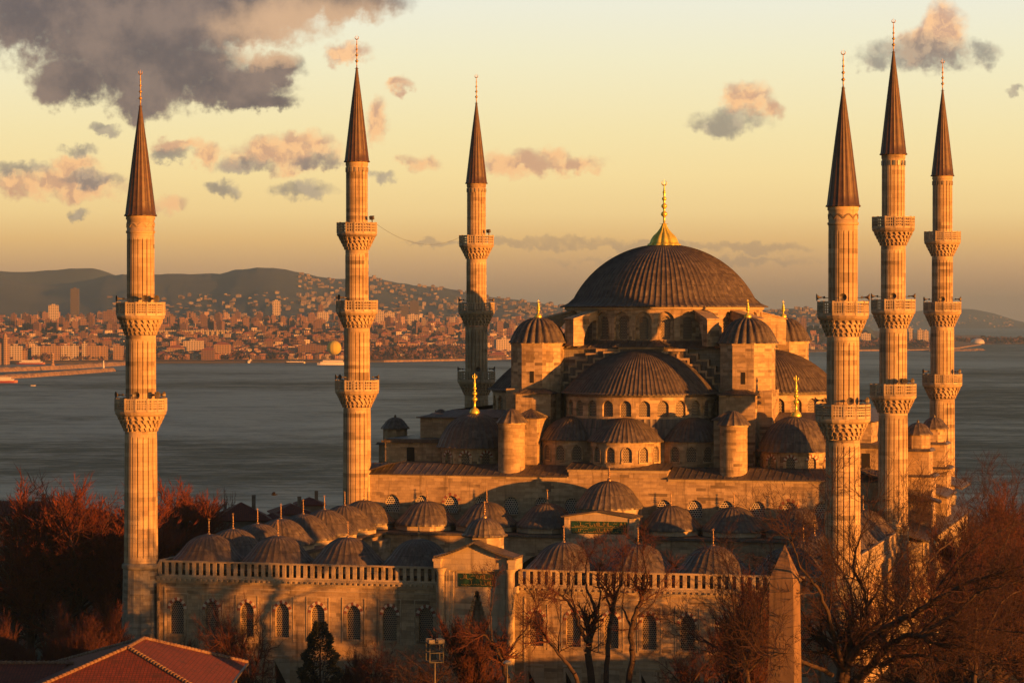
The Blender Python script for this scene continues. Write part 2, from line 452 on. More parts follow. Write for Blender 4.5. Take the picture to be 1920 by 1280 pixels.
M_CITY = city_mat('city_walls', [(.36, .22, .14), (.55, .42, .30), (.26, .12, .075), (.45, .28, .18), (.18, .09, .06), (.62, .52, .40), (.36, .17, .10), (.22, .16, .12)])
M_CROOF = city_mat('city_roofs', [(.26, .075, .035), (.16, .06, .04), (.32, .10, .045), (.12, .07, .055)], 0)
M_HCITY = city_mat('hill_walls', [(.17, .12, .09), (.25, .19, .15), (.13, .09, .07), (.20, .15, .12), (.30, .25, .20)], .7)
M_PALE = city_mat('pale_walls', [(.62, .52, .40), (.55, .45, .34), (.66, .57, .46)], .85)
M_OCHRE = city_mat('ochre_walls', [(.40, .27, .15), (.36, .22, .12)], .75)
M_DTOWER = city_mat('dark_walls', [(.10, .075, .06), (.08, .06, .05)], .3)
M_WALLD = stone_mat('rough_masonry', (.20, .15, .11), (.14, .10, .075), (.09, .07, .05), (.10, .07, .05), .6, .25)

# ------------------------------------------------------------------ finials, domes
def lathe_profile(parts):
    """profile of stacked globes: list of (r, height); small neck between"""
    return parts


def finial(mb, cx, cy, z, h, rb, m=0, crescent=True, bulb=True, n=12):
    """stacked globes on a stem with a crescent"""
    prof = [(rb * .9, z - .05)]
    zz = z
    stem = rb * .22
    if bulb:
        for t in range(6):
            a = PI * .5 * t / 5; prof.append((max(stem * 1.3, rb * (1.0 * cos(a * .95) ** .7)), z + rb * 1.1 * sin(a)))
        zz = z + rb * 1.5
    prof.append((stem, zz))
    top = z + h * .86
    gl = [(.26, .62), (.48, .56), (.68, .44), (.86, .3)]
    for q, s_ in gl:
        zc = zz + (top - zz) * q; r = rb * s_ * (.9 if bulb else 1.0)
        prof.append((stem, zc - r * .95))
        for t in range(1, 6):
            a = -PI / 2 + PI * t / 6; prof.append((max(stem, r * cos(a)), zc + r * .8 * sin(a)))
        prof.append((stem * .9, zc + r * .95))
    prof.append((stem * .55, top)); prof.append((stem * .4, z + h * .9))
    mb.lathe(prof, n, cx, cy, m=m)
    if crescent:
        rc = h * .058; zc = z + h * .9 + rc; k = 12
        # open ring turned towards the court
        pts = [Vector((cx + rc * sin(a), cy, zc - rc * cos(a))) for a in [(-2.6 + 5.2 * i / k) for i in range(k + 1)]]
        for i in range(k):
            w0 = rc * .28 * max(.25, cos((-2.6 + 5.2 * i / k) * .55)); w1 = rc * .28 * max(.25, cos((-2.6 + 5.2 * (i + 1) / k) * .55))
            mb.tube(pts[i], pts[i + 1], w0, w1, 5, m)
        mb.tube((cx, cy, zc - rc), (cx, cy, zc + rc * 1.35), stem * .35, stem * .2, 5, m)


def rib_angles(n, a0=0, a1=2 * PI, full=True):
    out = []
    st = (a1 - a0) / n
    for i in range(n):
        b = a0 + i * st
        for q in (0, .09, .5, .91): out.append(b + q * st)
    out.append(a1)
    return out


def cap_profile(R_, h, z0, rows=14, lip=.35, flare=.3):
    """eave lip, small flare, then a spherical cap"""
    S = (R_ * R_ + h * h) / (2 * h); zc = z0 + h - S
    prof = [(R_ + lip, z0 - .16), (R_ + lip, z0 - .04), (R_ + flare * 1.15 + .02, z0 + .08)]
    a0 = math.atan2(z0 - zc, R_)
    st = .06
    for i in range(rows + 1):
        t = i / rows
        a = a0 + (PI / 2 - a0) * (st + (1 - st) * t)
        r, z = S * cos(a), zc + S * sin(a)
        if t < .3: r += flare * (1 - t / .3) ** 2
        prof.append((max(r, .02), z))
    return prof


def dome(mb, cx, cy, z0, R_, h, ribs=36, rib=.07, rows=14, a0=0, a1=2 * PI, lip=.35, m=0, flare=.25):
    ang = rib_angles(ribs, a0, a1)
    def rad(i, r): return (rib if i % 4 == 0 else 0.0) * min(1, r / (R_ * .25))
    mb.lathe(cap_profile(R_, h, z0, rows, lip, flare), cx=cx, cy=cy, angs=ang, rad=rad, m=m)


def poly_ring(n, r, cx=0, cy=0, a=0): return [(cx + r * cos(a + 2 * PI * i / n), cy + r * sin(a + 2 * PI * i / n)) for i in range(n)]


# ------------------------------------------------------------------ windows
def window_mesh(name, w, h, rise, frame=.0, proud=0.0, vous=0, mats=None, depth=.3, inner=None):
    """origin at sill centre on the wall face; x along wall, y into the wall.
    inner: width of the lattice when it sits inside a stone surround"""
    mb = MB(); zs = h - rise
    o = op(0, w, 0, zs, rise)
    if inner:
        k = inner / w
        oi = op(0, inner, .12, zs - .05, rise * k * .9)
        loop_o = [(-w / 2, 0), (w / 2, 0)] + arch(o)[::-1]; loop_i = [(-inner / 2, .12), (inner / 2, .12)] + arch(oi)[::-1]
        n = len(loop_o)
        for i in range(n):
            j = (i + 1) % n
            mb.poly([(loop_o[i][0], depth, loop_o[i][1]), (loop_o[j][0], depth, loop_o[j][1]), (loop_i[j][0], depth, loop_i[j][1]), (loop_i[i][0], depth, loop_i[i][1])], 0)
            mb.poly([(loop_i[i][0], depth, loop_i[i][1]), (loop_i[j][0], depth, loop_i[j][1]), (loop_i[j][0], depth + .25, loop_i[j][1]), (loop_i[i][0], depth + .25, loop_i[i][1])], 0)
        pts = [(x, depth + .22, z) for x, z in loop_i]
        mb.poly(pts, 1, [(x, z) for x, z in loop_i])
    else:
        loop = [(-w / 2, 0), (w / 2, 0)] + arch(o)[::-1]
        mb.poly([(x, depth - .02, z) for x, z in loop], 1, [(x, z) for x, z in loop])
    if frame:
        f = frame
        loop_i = [(-w / 2, 0)] + arch(o) + [(w / 2, 0)]
        oo = op(0, w + 2 * f, 0, zs, rise + f); loop_o = [(-w / 2 - f, 0)] + arch(oo) + [(w / 2 + f, 0)]
        for i in range(len(loop_i) - 1):
            a, b, c, d = loop_i[i], loop_i[i + 1], loop_o[i + 1], loop_o[i]
            y = -proud; inarch = 1 <= i < len(loop_i) - 2
            mi = 0
            if vous and inarch: mi = 2 if (i % 2) else 3
            mb.poly([(a[0], y, a[1]), (b[0], y, b[1]), (c[0], y, c[1]), (d[0], y, d[1])], mi)
            mb.poly([(d[0], y, d[1]), (c[0], y, c[1]), (c[0], .0, c[1]), (d[0], .0, d[1])], mi)
            mb.poly([(b[0], y, b[1]), (a[0], y, a[1]), (a[0], .0, a[1]), (b[0], .0, b[1])], mi)
        mb.box(-w / 2 - f, w / 2 + f, -proud - .05, .0, -.18, -.002, 0)
    ob = mb.build(name, mats or [M_STONE, M_LATT, M_RED, M_VOUS], link=False)
    return ob


class Win:
    """a window kind: the first placing links it, later ones are copies sharing the mesh"""
    def __init__(s, **kw): s.o = window_mesh('window', **kw); s.used = False
    def put(s, loc, rz, parent):
        if s.used: o = s.o.copy()
        else: o = s.o; s.used = True
        COL.objects.link(o); o.parent = parent; o.location = loc; o.rotation_euler = (0, 0, rz)
        return o
# ------------------------------------------------------------------ prayer hall
HV = 29.35
hall = empty('prayer_hall', (0, HV, 0))
tag(hall, 'great domed stone prayer hall with cascading lead half domes and gilded finials', 'mosque')
W_DRUM = Win(w=2.3, h=3.9, rise=1.15, depth=.42, inner=1.25)
W_SEMI = Win(w=1.55, h=2.15, rise=.75, depth=.4)
W_LOW = Win(w=1.25, h=2.0, rise=.7, depth=.3, frame=.16, proud=.03)
W_CORN = Win(w=1.15, h=1.75, rise=.6, depth=.28, frame=.38, proud=.03, vous=1)
W_FAC = Win(w=1.9, h=2.3, rise=.95, depth=.3, frame=.12, proud=.02, mats=[M_STONE, M_LATW, M_RED, M_VOUS])
W_FAV = Win(w=1.9, h=2.3, rise=.95, depth=.3, frame=.42, proud=.03, vous=1, mats=[M_STONE, M_LATW, M_RED, M_STONE])


def rots(a): return Matrix.Rotation(a, 4, 'Z')


def build_hall():
    F = -HV                                                  # front face
    # --- main walls, second tier, side blocks
    mb = MB(); K = 35.0
    cs = [-31 + 4.13 * i for i in range(16)]
    ops = [op(c, 1.9, 15.9, 17.3, .95, .3) for c in cs]
    mb.wall(straight((0, F, 0), (1, 0, 0), (0, 1, 0)), -K, K, 9, 20.95, ops, .3)
    mb.wall(straight((0, F, 0), (1, 0, 0), (0, 1, 0)), -K, K, -1, 9)
    mb.box(-6.6, 6.6, F - .12, F + 3, 20.95, 21.95)
    for sx in (-1, 1):                                       # flanks: two rows of windows
        o2 = [op(-25 + 4.2 * i, 1.7, 11.5, 13.6, .9, .35) for i in range(13)]
        o1 = [op(-25 + 4.2 * i, 1.7, 3.5, 6.0, .9, .35) for i in range(13)]
        mp = straight((sx * K, 0, 0), (0, sx, 0), (-sx, 0, 0))
        mb.wall(mp, -HV, HV, 9, 20.95, o2); mb.wall(mp, -HV, HV, -1, 9, o1)
    mb.wall(straight((0, HV, 0), (-1, 0, 0), (0, -1, 0)), -K, K, -1, 20.95)
    for (x0, x1, y, z) in ((-K, K, F + .34, -1),):           # dark inside behind the openings
        pass
    wall = mb.build('wall', [M_STONE], hall)
    for c in cs: (W_FAV if abs(abs(c) - 22.7) < 1 else W_FAC).put((c, F, 15.9), 0, wall)
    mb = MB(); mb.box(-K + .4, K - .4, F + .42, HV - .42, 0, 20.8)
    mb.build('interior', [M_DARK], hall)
    mb = MB()                                                # string course under the eave
    for z, p, h in ((20.55, .12, .4),):
        mb.box(-K - p, -6.75, F - p, F + .05, z, z + h); mb.box(6.75, K + p, F - p, F + .05, z, z + h)
        mb.box(-6.75, 6.75, F - .26, F - .1, 21.6, 21.93)
        mb.box(K - .05, K + p, F + .06, HV, z, z + h); mb.box(-K - p, -K + .05, F + .06, HV, z, z + h)
    mb.build('cornice', [M_WHITE], hall)
    # --- lower lead roof: sloping skirt round the second tier
    mb = MB(); e = .45; i = 3.5; ze, zi = 21.0, 22.25
    def skirt(x0, x1, ya, yb, za, zb):
        n = max(1, int((x1 - x0) / .9))
        for q in range(n):
            a, b = x0 + (x1 - x0) * q / n, x0 + (x1 - x0) * (q + 1) / n
            mb.poly([(a, ya, za), (b, ya, za), (b, yb, zb), (a, yb, zb)])
            mb.bar((a, ya, za + .015), (a, yb, zb + .015), .07, .05)
    skirt(-K - e, -6.75, F - e, F + i, ze, zi); skirt(6.75, K + e, F - e, F + i, ze, zi)
    mb.box(-K - e, -6.75, F - e, F - e + .08, ze - .14, ze); mb.box(6.75, K + e, F - e, F - e + .08, ze - .14, ze)
    skirt(-6.9, 6.9, F - .5, F + 3.2, 22.02, 22.75); mb.box(-6.9, 6.9, F - .5, F - .42, 21.94, 22.02)
    for sx in (-1, 1):
        n = 60
        for q in range(n):
            a, b = F - e + (HV * 2 + 2 * e) * q / n, F - e + (HV * 2 + 2 * e) * (q + 1) / n
            mb.poly([(sx * (K + e), a, ze), (sx * (K + e), b, ze), (sx * (K - i), b, zi), (sx * (K - i), a, zi)])
            mb.bar((sx * (K + e), a, ze + .04), (sx * (K - i), a, zi + .04), .09, .1)
    mb.poly([(-K - e, HV + e, ze), (K + e, HV + e, ze), (K - i, HV - i, zi), (-K + i, HV - i, zi)])
    mb.poly([(-K + i - .2, F + i - .2, zi - .02), (K - i + .2, F + i - .2, zi - .02), (K - i + .2, HV - i, zi - .02), (-K + i - .2, HV - i, zi - .02)])
    mb.build('lower_roof', [M_LEAD], hall)
    # --- second tier walls and roof
    for sx in (-1, 1):
        mb = MB(); x0, x1 = sorted((sx * 35.0, sx * 22.0))
        mb.box(x0, x1, F + 9.2, HV - 9.2, 20.9, 24.75)
        mb.build('gallery_wall', [M_STONE], hall)
        mb = MB(); x0, x1 = sorted((sx * 35.4, sx * 22.0))
        mb.box(x0, x1, F + 8.8, HV - 8.8, 24.75, 25.05, 0); mb.box(x0 + .3, x1 - .3, F + 9.2, HV - 9.2, 25.04, 25.25, 0)
        mb.build('gallery_roof', [M_LEAD], hall)
    d = MB(); d.box(-.55, .55, -.05, .4, 0, 2.1); 
    for sx in (-1, 1):
        x = d.build('doorway', [M_DARK], hall) if sx < 0 else dup(x, hall)
        x.location = (sx * 31.3, F + 9.22, 22.0)
    # --- side blocks under the lateral half domes
    for sx in (-1, 1):
        mb = MB()
        x0, x1 = sorted((sx * 31.4, sx * 16)); mb.box(x0, x1, -15.35, 15.35, 21.5, 27.95)
        x0, x1 = sorted((sx * 16.2, sx * 27)); mb.box(x0, x1, -12.6, 12.6, 27.9, 28.6)
        mb.build('side_block', [M_STONE], hall)
        mb = MB(); x0, x1 = sorted((sx * 31.85, sx * 15.6)); y0, y1 = -15.8, 15.8
        mb.box(x0, x1, y0, y1, 27.95, 28.12)
        a = [(x0 + .1, y0 + .1, 28.12), (x1, y0 + .1, 28.12), (x1, y1 - .1, 28.12), (x0 + .1, y1 - .1, 28.12)]
        xi = sx * 27.5
        if sx > 0: a = [(x0, y0 + .1, 28.12), (x1 - .1, y0 + .1, 28.12), (x1 - .1, y1 - .1, 28.12), (x0, y1 - .1, 28.12)]
        mb.poly([(sx * 31.7, y0 + .1, 28.12), (sx * 15.6, y0 + .1, 28.12), (sx * 15.6, y0 + 4, 29.1), (xi, y0 + 4, 29.1)])
        mb.poly([(sx * 31.7, y1 - .1, 28.12), (sx * 15.6, y1 - .1, 28.12), (sx * 15.6, y1 - 4, 29.1), (xi, y1 - 4, 29.1)])
        mb.poly([(sx * 31.7, y0 + .1, 28.12), (sx * 31.7, y1 - .1, 28.12), (xi, y1 - 4, 29.1), (xi, y0 + 4, 29.1)])
        mb.lathe(cap_profile(.85, .7, 28.45, 5, .1), 12, sx * 29.2, -12.8)
        mb.build('side_roof', [M_LEAD], hall)
    # --- central block, roof and stepped gables, half domes on four sides
    mb = MB()
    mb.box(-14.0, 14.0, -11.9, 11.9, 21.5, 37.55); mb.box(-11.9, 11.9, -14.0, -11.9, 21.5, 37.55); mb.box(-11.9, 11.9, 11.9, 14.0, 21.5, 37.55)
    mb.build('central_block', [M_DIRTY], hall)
    mb = MB()
    mb.box(-14.45, 14.45, -12.0, 12.0, 37.55, 37.75); mb.box(-12.0, 12.0, -14.45, -12.0, 37.55, 37.75); mb.box(-12.0, 12.0, 12.0, 14.45, 37.55, 37.75)
    sq = [(14.4, 12.2), (12.2, 14.4), (-12.2, 14.4), (-14.4, 12.2), (-14.4, -12.2), (-12.2, -14.4), (12.2, -14.4), (14.4, -12.2)]
    n = 8
    for q in range(n):
        a, b = sq[q], sq[(q + 1) % n]
        k = 16
        for t in range(k):
            p = [a[z] + (b[z] - a[z]) * t / k for z in (0, 1)]; r = [a[z] + (b[z] - a[z]) * (t + 1) / k for z in (0, 1)]
            pi = Vector(p).normalized() * 13.85; ri = Vector(r).normalized() * 13.85
            mb.poly([(p[0], p[1], 37.75), (r[0], r[1], 37.75), (ri.x, ri.y, 38.75), (pi.x, pi.y, 38.75)])
            mb.bar((p[0], p[1], 37.8), (pi.x, pi.y, 38.8), .08, .09)
    for k in range(4):
        mb.M = rots(k * PI / 2)
        a = [(-3.9, -15.6, 38.0), (3.9, -15.6, 38.0), (3.9, -13.2, 38.35), (-3.9, -13.2, 38.35)]
        t1, t2 = (-2.2, -13.6, 38.85), (2.2, -13.6, 38.85)
        mb.poly([a[0], a[1], t2, t1]); mb.poly([a[1], a[2], t2]); mb.poly([a[3], a[0], t1]); mb.poly([a[2], a[3], t1, t2])
        mb.box(-3.9, 3.9, -15.6, -15.5, 37.88, 38.0)
        for q in range(9):
            x = -3.6 + .9 * q; mb.bar((x, -15.6, 38.03), (max(-2.2, min(2.2, x)), -13.7, 38.86), .08, .1)
    mb.M = None
    mb.build('upper_roof', [M_LEAD], hall)
    st = [(11.0, 32.2), (11.0, 33.1), (10.1, 33.1), (10.1, 33.9), (9.15, 33.9), (9.15, 34.7), (8.2, 34.7), (8.2, 35.6), (6.7, 35.6), (6.7, 36.4), (5.25, 36.4), (5.25, 37.25), (3.15, 37.25), (3.15, 37.9)]
    def outline(dx, dz, zmax=99, zlo=31.9):
        r = [(x + dx, min(z + dz, zmax) if i_ else zlo) for i_, (x, z) in enumerate(st)]
        return r + [(-x, z) for x, z in r[::-1]]
    for k in range(4):
        mb = MB(); mb.M = rots(k * PI / 2)
        mb.extr([(x, -15.25, z) for x, z in outline(-.02, -.02)], (0, .9, 0), 1)
        mb.extr([(x, -14.75, z) for x, z in outline(1.15, .62, 37.6)], (0, .8, 0), 1)
        for (dx, dz, y, zm) in ((0, 0, -15.36, 99), (1.15, .62, -14.85, 37.62)):
            ol = outline(dx, dz, zm)
            for (xa, za), (xb, zb) in zip(ol[:-1], ol[1:]):
                if abs(xa - xb) < 1e-4 and abs(za - zb) < 1e-4: continue
                v = abs(xa - xb) < 1e-4; s_ = (1 if xa > 0 else -1)
                if v: mb.box(min(xa, xa - s_ * .26), max(xa, xa - s_ * .26), y, y + .55, min(za, zb) - .26, max(za, zb) - .26, 0)
                else: mb.box(min(xa, xb) - .0, max(xa, xb), y - .003, y + .56, za - .26, za + .03, 0)
        mb.M = None
        mb.build('stepped_gable', [M_STONE, M_LEAD], hall)
    for k in range(4):
        rz = k * PI / 2; Mx = rots(rz); RS = 10.45; cy = -14.35
        mb = MB(); mb.M = Mx
        n = 13; cs = [PI * RS * (j + .5) / n + PI * RS for j in range(n)]
        mb.wall(round_(0, cy, RS), PI * RS, 2 * PI * RS, 28.3, 31.62, [op(c, 1.55, 28.75, 30.15, .75, .4) for c in cs], .4, .8)
        dr = mb.build('half_dome_drum', [M_STONE], hall)
        for c in cs:
            a = c / RS; p = Mx @ Vector((RS * cos(a), cy + RS * sin(a), 28.75)); W_SEMI.put(p, a + PI / 2 + rz, dr)
        mb = MB(); mb.M = Mx
        mb.lathe([(RS + .12, 31.3), (RS + .18, 31.62)], 40, 0, cy, PI, 2 * PI)
        dome(mb, 0, cy, 31.8, 10.35, 5.75, 56, .13, 14, PI, 2 * PI, .75)
        mb.build('half_dome', [M_LEAD], hall)
        if k % 2: continue
        # lower tier with three exedrae (front and back)
        RL = 10.9
        mb = MB(); mb.M = Mx
        exs = [PI * 1.5, PI * 1.5 - .93, PI * 1.5 + .93]; RE = 4.7; ED = 10.0
        wins = []
        cs = [PI * RL * (j + .5) / 12 + PI * RL for j in range(12)]
        mb.wall(round_(0, cy, RL), PI * RL, 2 * PI * RL, 21.6, 25.5, [], .3, .9)
        for a in exs:
            ex, ey = ED * cos(a), cy + ED * sin(a)
            c2 = [(a + t) * RE for t in (-1.22, -.73, -.24, .25, .74, 1.23)]
            mb.wall(round_(ex, ey, RE), (a - 1.6) * RE, (a + 1.6) * RE, 21.6, 25.5, [op(c, 1.25, 22.9, 24.2, .7, .3) for c in c2], .3, .8)
            for c in c2: wins.append((ex + RE * cos(c / RE), ey + RE * sin(c / RE), c / RE))
        lt = mb.build('lower_drum', [M_STONE], hall)
        for (x, y, a) in wins: W_LOW.put(Mx @ Vector((x, y, 22.9)), a + PI / 2 + rz, lt)
        mb = MB(); mb.M = Mx
        ang = rib_angles(40, PI, 2 * PI)
        rad = lambda i_, r: .1 if i_ % 4 == 0 else 0
        mb.lathe([(RL + .55, 25.45), (RL + .55, 25.6), (RL + .1, 25.8), (10.5, 28.45)], cx=0, cy=cy, angs=ang, rad=rad)
        mb.build('lower_tier_roof', [M_LEAD], hall)
        for a in exs:
            mb = MB(); mb.M = Mx
            dome(mb, ED * cos(a), cy + ED * sin(a), 25.66, 4.65, 3.0, 26, .09, 10, a - PI * .55, a + PI * .55, .5)
            mb.build('exedra_dome', [M_LEAD], hall)
    # --- main drum, dome, crown
    RD = 13.85; mb = MB(); n = 28
    cs = [2 * PI * RD * (j / n) - PI / 2 * RD for j in range(n)]
    o = [op(c, 2.3, 38.85, 41.6, 1.15, .42) for c in cs]
    mb.wall(round_(0, 0, RD), cs[0] - PI * RD / n, cs[0] - PI * RD / n + 2 * PI * RD, 38.2, 43.35, o, .42, .8)
    dr = mb.build('main_drum', [M_STONE], hall)
    for c in cs:
        a = c / RD; W_DRUM.put((RD * cos(a), RD * sin(a), 38.85), a + PI / 2, dr)
    mb = MB(); mb.lathe([(13.86, 42.95), (14.05, 43.0), (14.15, 43.25), (14.0, 43.36)], 96, m=0)
    mb.build('drum_cornice', [M_WHITE], hall)
    mb = MB()
    ang = rib_angles(104)
    S = cap_profile(13.1, 8.55, 43.75, 26, .2, 0)[3:]
    prof = [(13.9, 43.36), (14.55, 43.36), (14.55, 43.5), (13.9, 43.72), (13.45, 43.95)] + [q for q in S if q[1] > 44.1]
    mb.lathe(prof, angs=ang, rad=lambda i_, r: (.15 if i_ % 4 == 0 else 0) * min(1, r / 3))
    md = mb.build('main_dome', [M_LEAD], hall)
    mb = MB()
    prof = [(2.3, 52.05), (2.3, 52.3), (2.05, 52.36)]
    prof += [(1.93, 52.6), (1.82, 52.9), (1.66, 53.2), (1.44, 53.5), (1.16, 53.75), (.92, 54.0), (.70, 54.3), (.52, 54.6), (.36, 54.95), (.27, 55.25)]
    mb.lathe(prof, 1, angs=[2 * PI * j / 72 for j in range(73)], rad=lambda i_, r: .30 * (abs(sin(i_ * PI / 6)) - .7) * min(1, r))
    finial(mb, 0, 0, 55.2, 6.0, .78, bulb=False)
    mb.build('crown_finial', [M_GOLD], md)
    # --- flying buttresses
    for q in range(4):
        for dlt in (-.21, .21):
            mb = MB(); mb.M = rots(PI / 4 + q * PI / 2 + dlt)
            pr = [(18.4, 38.0), (18.4, 41.5), (18.2, 41.75), (13.7, 42.75), (13.7, 41.7)]
            for t in range(7):
                a = PI / 2 * t / 6; pr.append((16.5 - 2.6 * cos(a), 38.6 + 2.9 * (1 - sin(a)) if False else 38.2 + 3.4 * cos(a) ** .9 if t else 41.6))
            pr = pr[:5] + [(13.9 + 2.6 * sin(PI / 2 * t / 6), 38.1 + 3.5 * cos(PI / 2 * t / 6)) for t in range(7)]
            mb.extr([(x, -.85, z) for x, z in pr], (0, 1.7, 0))
            mb.extr([(18.55, -1.0, 41.62), (18.55, -1.0, 41.78), (13.8, -1.0, 42.95), (13.8, -1.0, 42.8)], (0, 2.0, 0))
            mb.M = None
            mb.build('flying_buttress', [M_STONE], hall)
    # --- weight towers
    mb = MB(); ap = 3.5; rv = ap / cos(PI / 8)
    mb.prism(poly_ring(8, rv, a=PI / 8), 21.5, 38.45); mb.prism(poly_ring(8, rv + .14, a=PI / 8), 38.2, 38.47)
    tw = mb.build('weight_tower', [M_STONE], hall)
    mb = MB(); mb.lathe(cap_profile(3.6, 3.35, 38.6, 12, .42, .2), angs=[2 * PI * i_ / 132 for i_ in range(133)], rad=lambda i_, r: .46 * (abs(sin(PI * i_ / 6)) - .7) * min(1, r / 1.5)); cp = mb.build('tower_dome', [M_LEAD], tw)
    mb = MB(); finial(mb, 0, 0, 41.9, 2.4, .5); mb.build('finial', [M_GOLD], tw)
    mb = MB(); mb.box(-.28, .28, -3.54, -3.3, 33.0, 34.6); mb.build('slit_window', [M_DARK], tw)
    T = 14.6
    tw.location = (-T, -T, 0)
    for x, y in ((T, -T), (T, T), (-T, T)): dup(tw, hall, (x, y, 0), 0)
    # --- pier blocks in front of the towers
    def hip(x0, x1, y0, y1, z, h, par, o=.3):
        mb = MB(); x0 -= o; x1 += o; y0 -= o; y1 += o
        mb.box(x0, x1, y0, y1, z - .02, z + .12)
        cx, cy = (x0 + x1) / 2, (y0 + y1) / 2
        c = [(x0 + .05, y0 + .05), (x1 - .05, y0 + .05), (x1 - .05, y1 - .05), (x0 + .05, y1 - .05)]
        for q in range(4):
            a, b = c[q], c[(q + 1) % 4]
            mb.poly([(a[0], a[1], z + .12), (b[0], b[1], z + .12), (cx, cy, z + h)])
            for t in range(1, 6):
                p = (a[0] + (b[0] - a[0]) * t / 6, a[1] + (b[1] - a[1]) * t / 6, z + .14)
                mb.bar(p, ((p[0] + cx * 2) / 3, (p[1] + cy * 2) / 3, z + .14 + (h - .12) * .62), .07, .08)
        mb.build('pier_roof', [M_LEAD], par)
    for sx in (-1, 1):
        for sy in (-1, 1):
            for (xa, xb, ya, yb, zt, h) in ((11.6, 16.5, 13.5, 19.6, 31.55, 1.2), (12.0, 15.1, 19.5, 25.4, 28.4, 1.3), (16.35, 18.4, 12, 17.6, 32.2, 0)):
                x0, x1 = sorted((sx * xa, sx * xb)); y0, y1 = sorted((sy * ya, sy * yb))
                mb = MB(); mb.box(x0, x1, y0, y1, 21.5, zt); pr = mb.build('tower_pier', [M_STONE], hall)
                if h: hip(x0, x1, y0 + (.35 if sy > 0 else 0), y1 - (.35 if sy < 0 else 0), zt, h, pr)
    # --- cylindrical stair turrets
    for sx in (-1, 1):
        mb = MB(); mb.lathe([(1.8, 21.0), (1.8, 27.6), (1.93, 27.68), (1.93, 27.95)], 32)
        t = mb.build('stair_turret', [M_STONE], hall, (sx * 15.0, F + 2.1, 0))
        mb = MB(); mb.lathe([(2.15, 27.9), (2.15, 28.02), (1.7, 28.5), (1.15, 29.15), (.5, 29.65), (.05, 29.8)], angs=rib_angles(14), rad=lambda i_, r: (.12 if i_ % 4 == 0 else 0) * min(1, r))
        mb.build('turret_cap', [M_LEAD], t)
    # --- corner domes
    RC = 4.6; mb = MB(); n = 10
    cs = [2 * PI * RC * (j + .5) / n - PI / 2 * RC - PI * RC / n for j in range(n)]
    mb.wall(round_(0, 0, RC), cs[0] - PI * RC / n, cs[0] - PI * RC / n + 2 * PI * RC, 21.0, 24.35, [op(c, 1.15, 21.95, 23.1, .6, .28) for c in cs], .28, .6)
    cd_ = mb.build('corner_drum', [M_STONE], hall)
    for c in cs: a = c / RC; W_CORN.put((RC * cos(a), RC * sin(a), 21.95), a + PI / 2, cd_)
    mb = MB(); dome(mb, 0, 0, 24.45, 4.7, 4.45, 34, .09, 14, lip=.5); mb.build('corner_dome', [M_LEAD], cd_)
    mb = MB(); finial(mb, 0, 0, 28.8, 5.3, .72); mb.build('finial', [M_GOLD], cd_)
    X, Y = 22.1, HV - 9
    cd_.location = (-X, -Y, 0)
    for x, y in ((X, -Y), (X, Y), (-X, Y)): dup(cd_, hall, (x, y, 0), 0)
    # --- buttress piers with small domed turrets on both flanks
    for sx in (-1, 1):
        for vy in (19.6, 39.6):
            y = vy - HV; mb = MB()
            x0, x1 = sorted((sx * 34.2, sx * 38.6)); mb.box(x0, x1, y - 2.1, y + 2.6, 20.9, 24.0)
            x0, x1 = sorted((sx * 34.0, sx * 39.0)); mb.box(x0, x1, y - 2.4, y + 2.9, -1, 20.5)
            x0, x1 = sorted((sx * 33.9, sx * 39.15)); mb.box(x0, x1, y - 2.55, y + 3.05, 20.1, 20.6)
            p = mb.build('buttress_pier', [M_STONE], hall)
            mb = MB()
            x0, x1 = sorted((sx * 33.8, sx * 39.5)); mb.box(x0, x1, y - 2.8, y + 3.3, 20.6, 20.9, 0, .25)
            mb.build('lead_capping', [M_LEAD], p); mb = MB()
            x0, x1 = sorted((sx * 34.0, sx * 39.0)); mb.box(x0, x1, y - 2.5, y + 3.0, 24.0, 24.35, 0, .25)
            mb.build('lead_capping', [M_LEAD], p)
            mb = MB(); mb.prism(poly_ring(8, 1.72, a=PI / 8), 24.2, 26.25)
            t = mb.build('turret', [M_STONE], p, (sx * 36.9, y + .2, 0))
            mb = MB(); dome(mb, 0, 0, 26.3, 1.65, 1.5, 14, .06, 8, lip=.35); mb.lathe([(.14, 27.7), (.2, 27.95), (.02, 28.2)], 8)
            d = mb.build('turret_dome', [M_LEAD], p); d.location = t.location
    # --- lean-to gallery along both flanks
    for sx in (-1, 1):
        for (ya, yb) in ((-15.4, -12.6), (-5.9, 7.4), (14, 27)):
            mb = MB(); mb.extr([(sx * 35.05, ya, 19.15), (sx * 35.05, ya, 19.45), (sx * 40.4, ya, 17.6), (sx * 40.4, ya, 17.3)], (0, yb - ya, 0))
            mb.build('lean_to_roof', [M_LEAD], hall)
        mw = MB()
        ops_ = [op(-27 + 4.5 * i_, 3.2, .2, 4.0, 1.4, 1.2) for i_ in range(12)]
        mw.wall(straight((sx * 39.8, 0, 0), (0, sx, 0), (-sx, 0, 0)), -29, 29, -1, 7.5, ops_, 1.2)
        ops_ = [op(-27.8 + 2.25 * i_, 1.5, 8.2, 11.2, .8, 1.2) for i_ in range(25)]
        mw.wall(straight((sx * 39.8, 0, 0), (0, sx, 0), (-sx, 0, 0)), -29, 29, 7.5, 13.2, ops_, 1.2)
        x0, x1 = sorted((sx * 35.1, sx * 39.7)); mw.box(x0, x1, -29, -28.6, -1, 13.2); mw.box(x0, x1, -28.5, 28.9, 13.2, 13.4)
        mw.build('side_gallery', [M_WHITE], hall)
        mb = MB(); mb.extr([(sx * 40.5, -29.3, 13.3), (sx * 40.5, -29.3, 13.5), (sx * 35.1, -29.3, 15.0), (sx * 35.1, -29.3, 14.8)], (0, 58, 0))
        mb.build('gallery_lead_roof', [M_LEAD], hall)


build_hall()

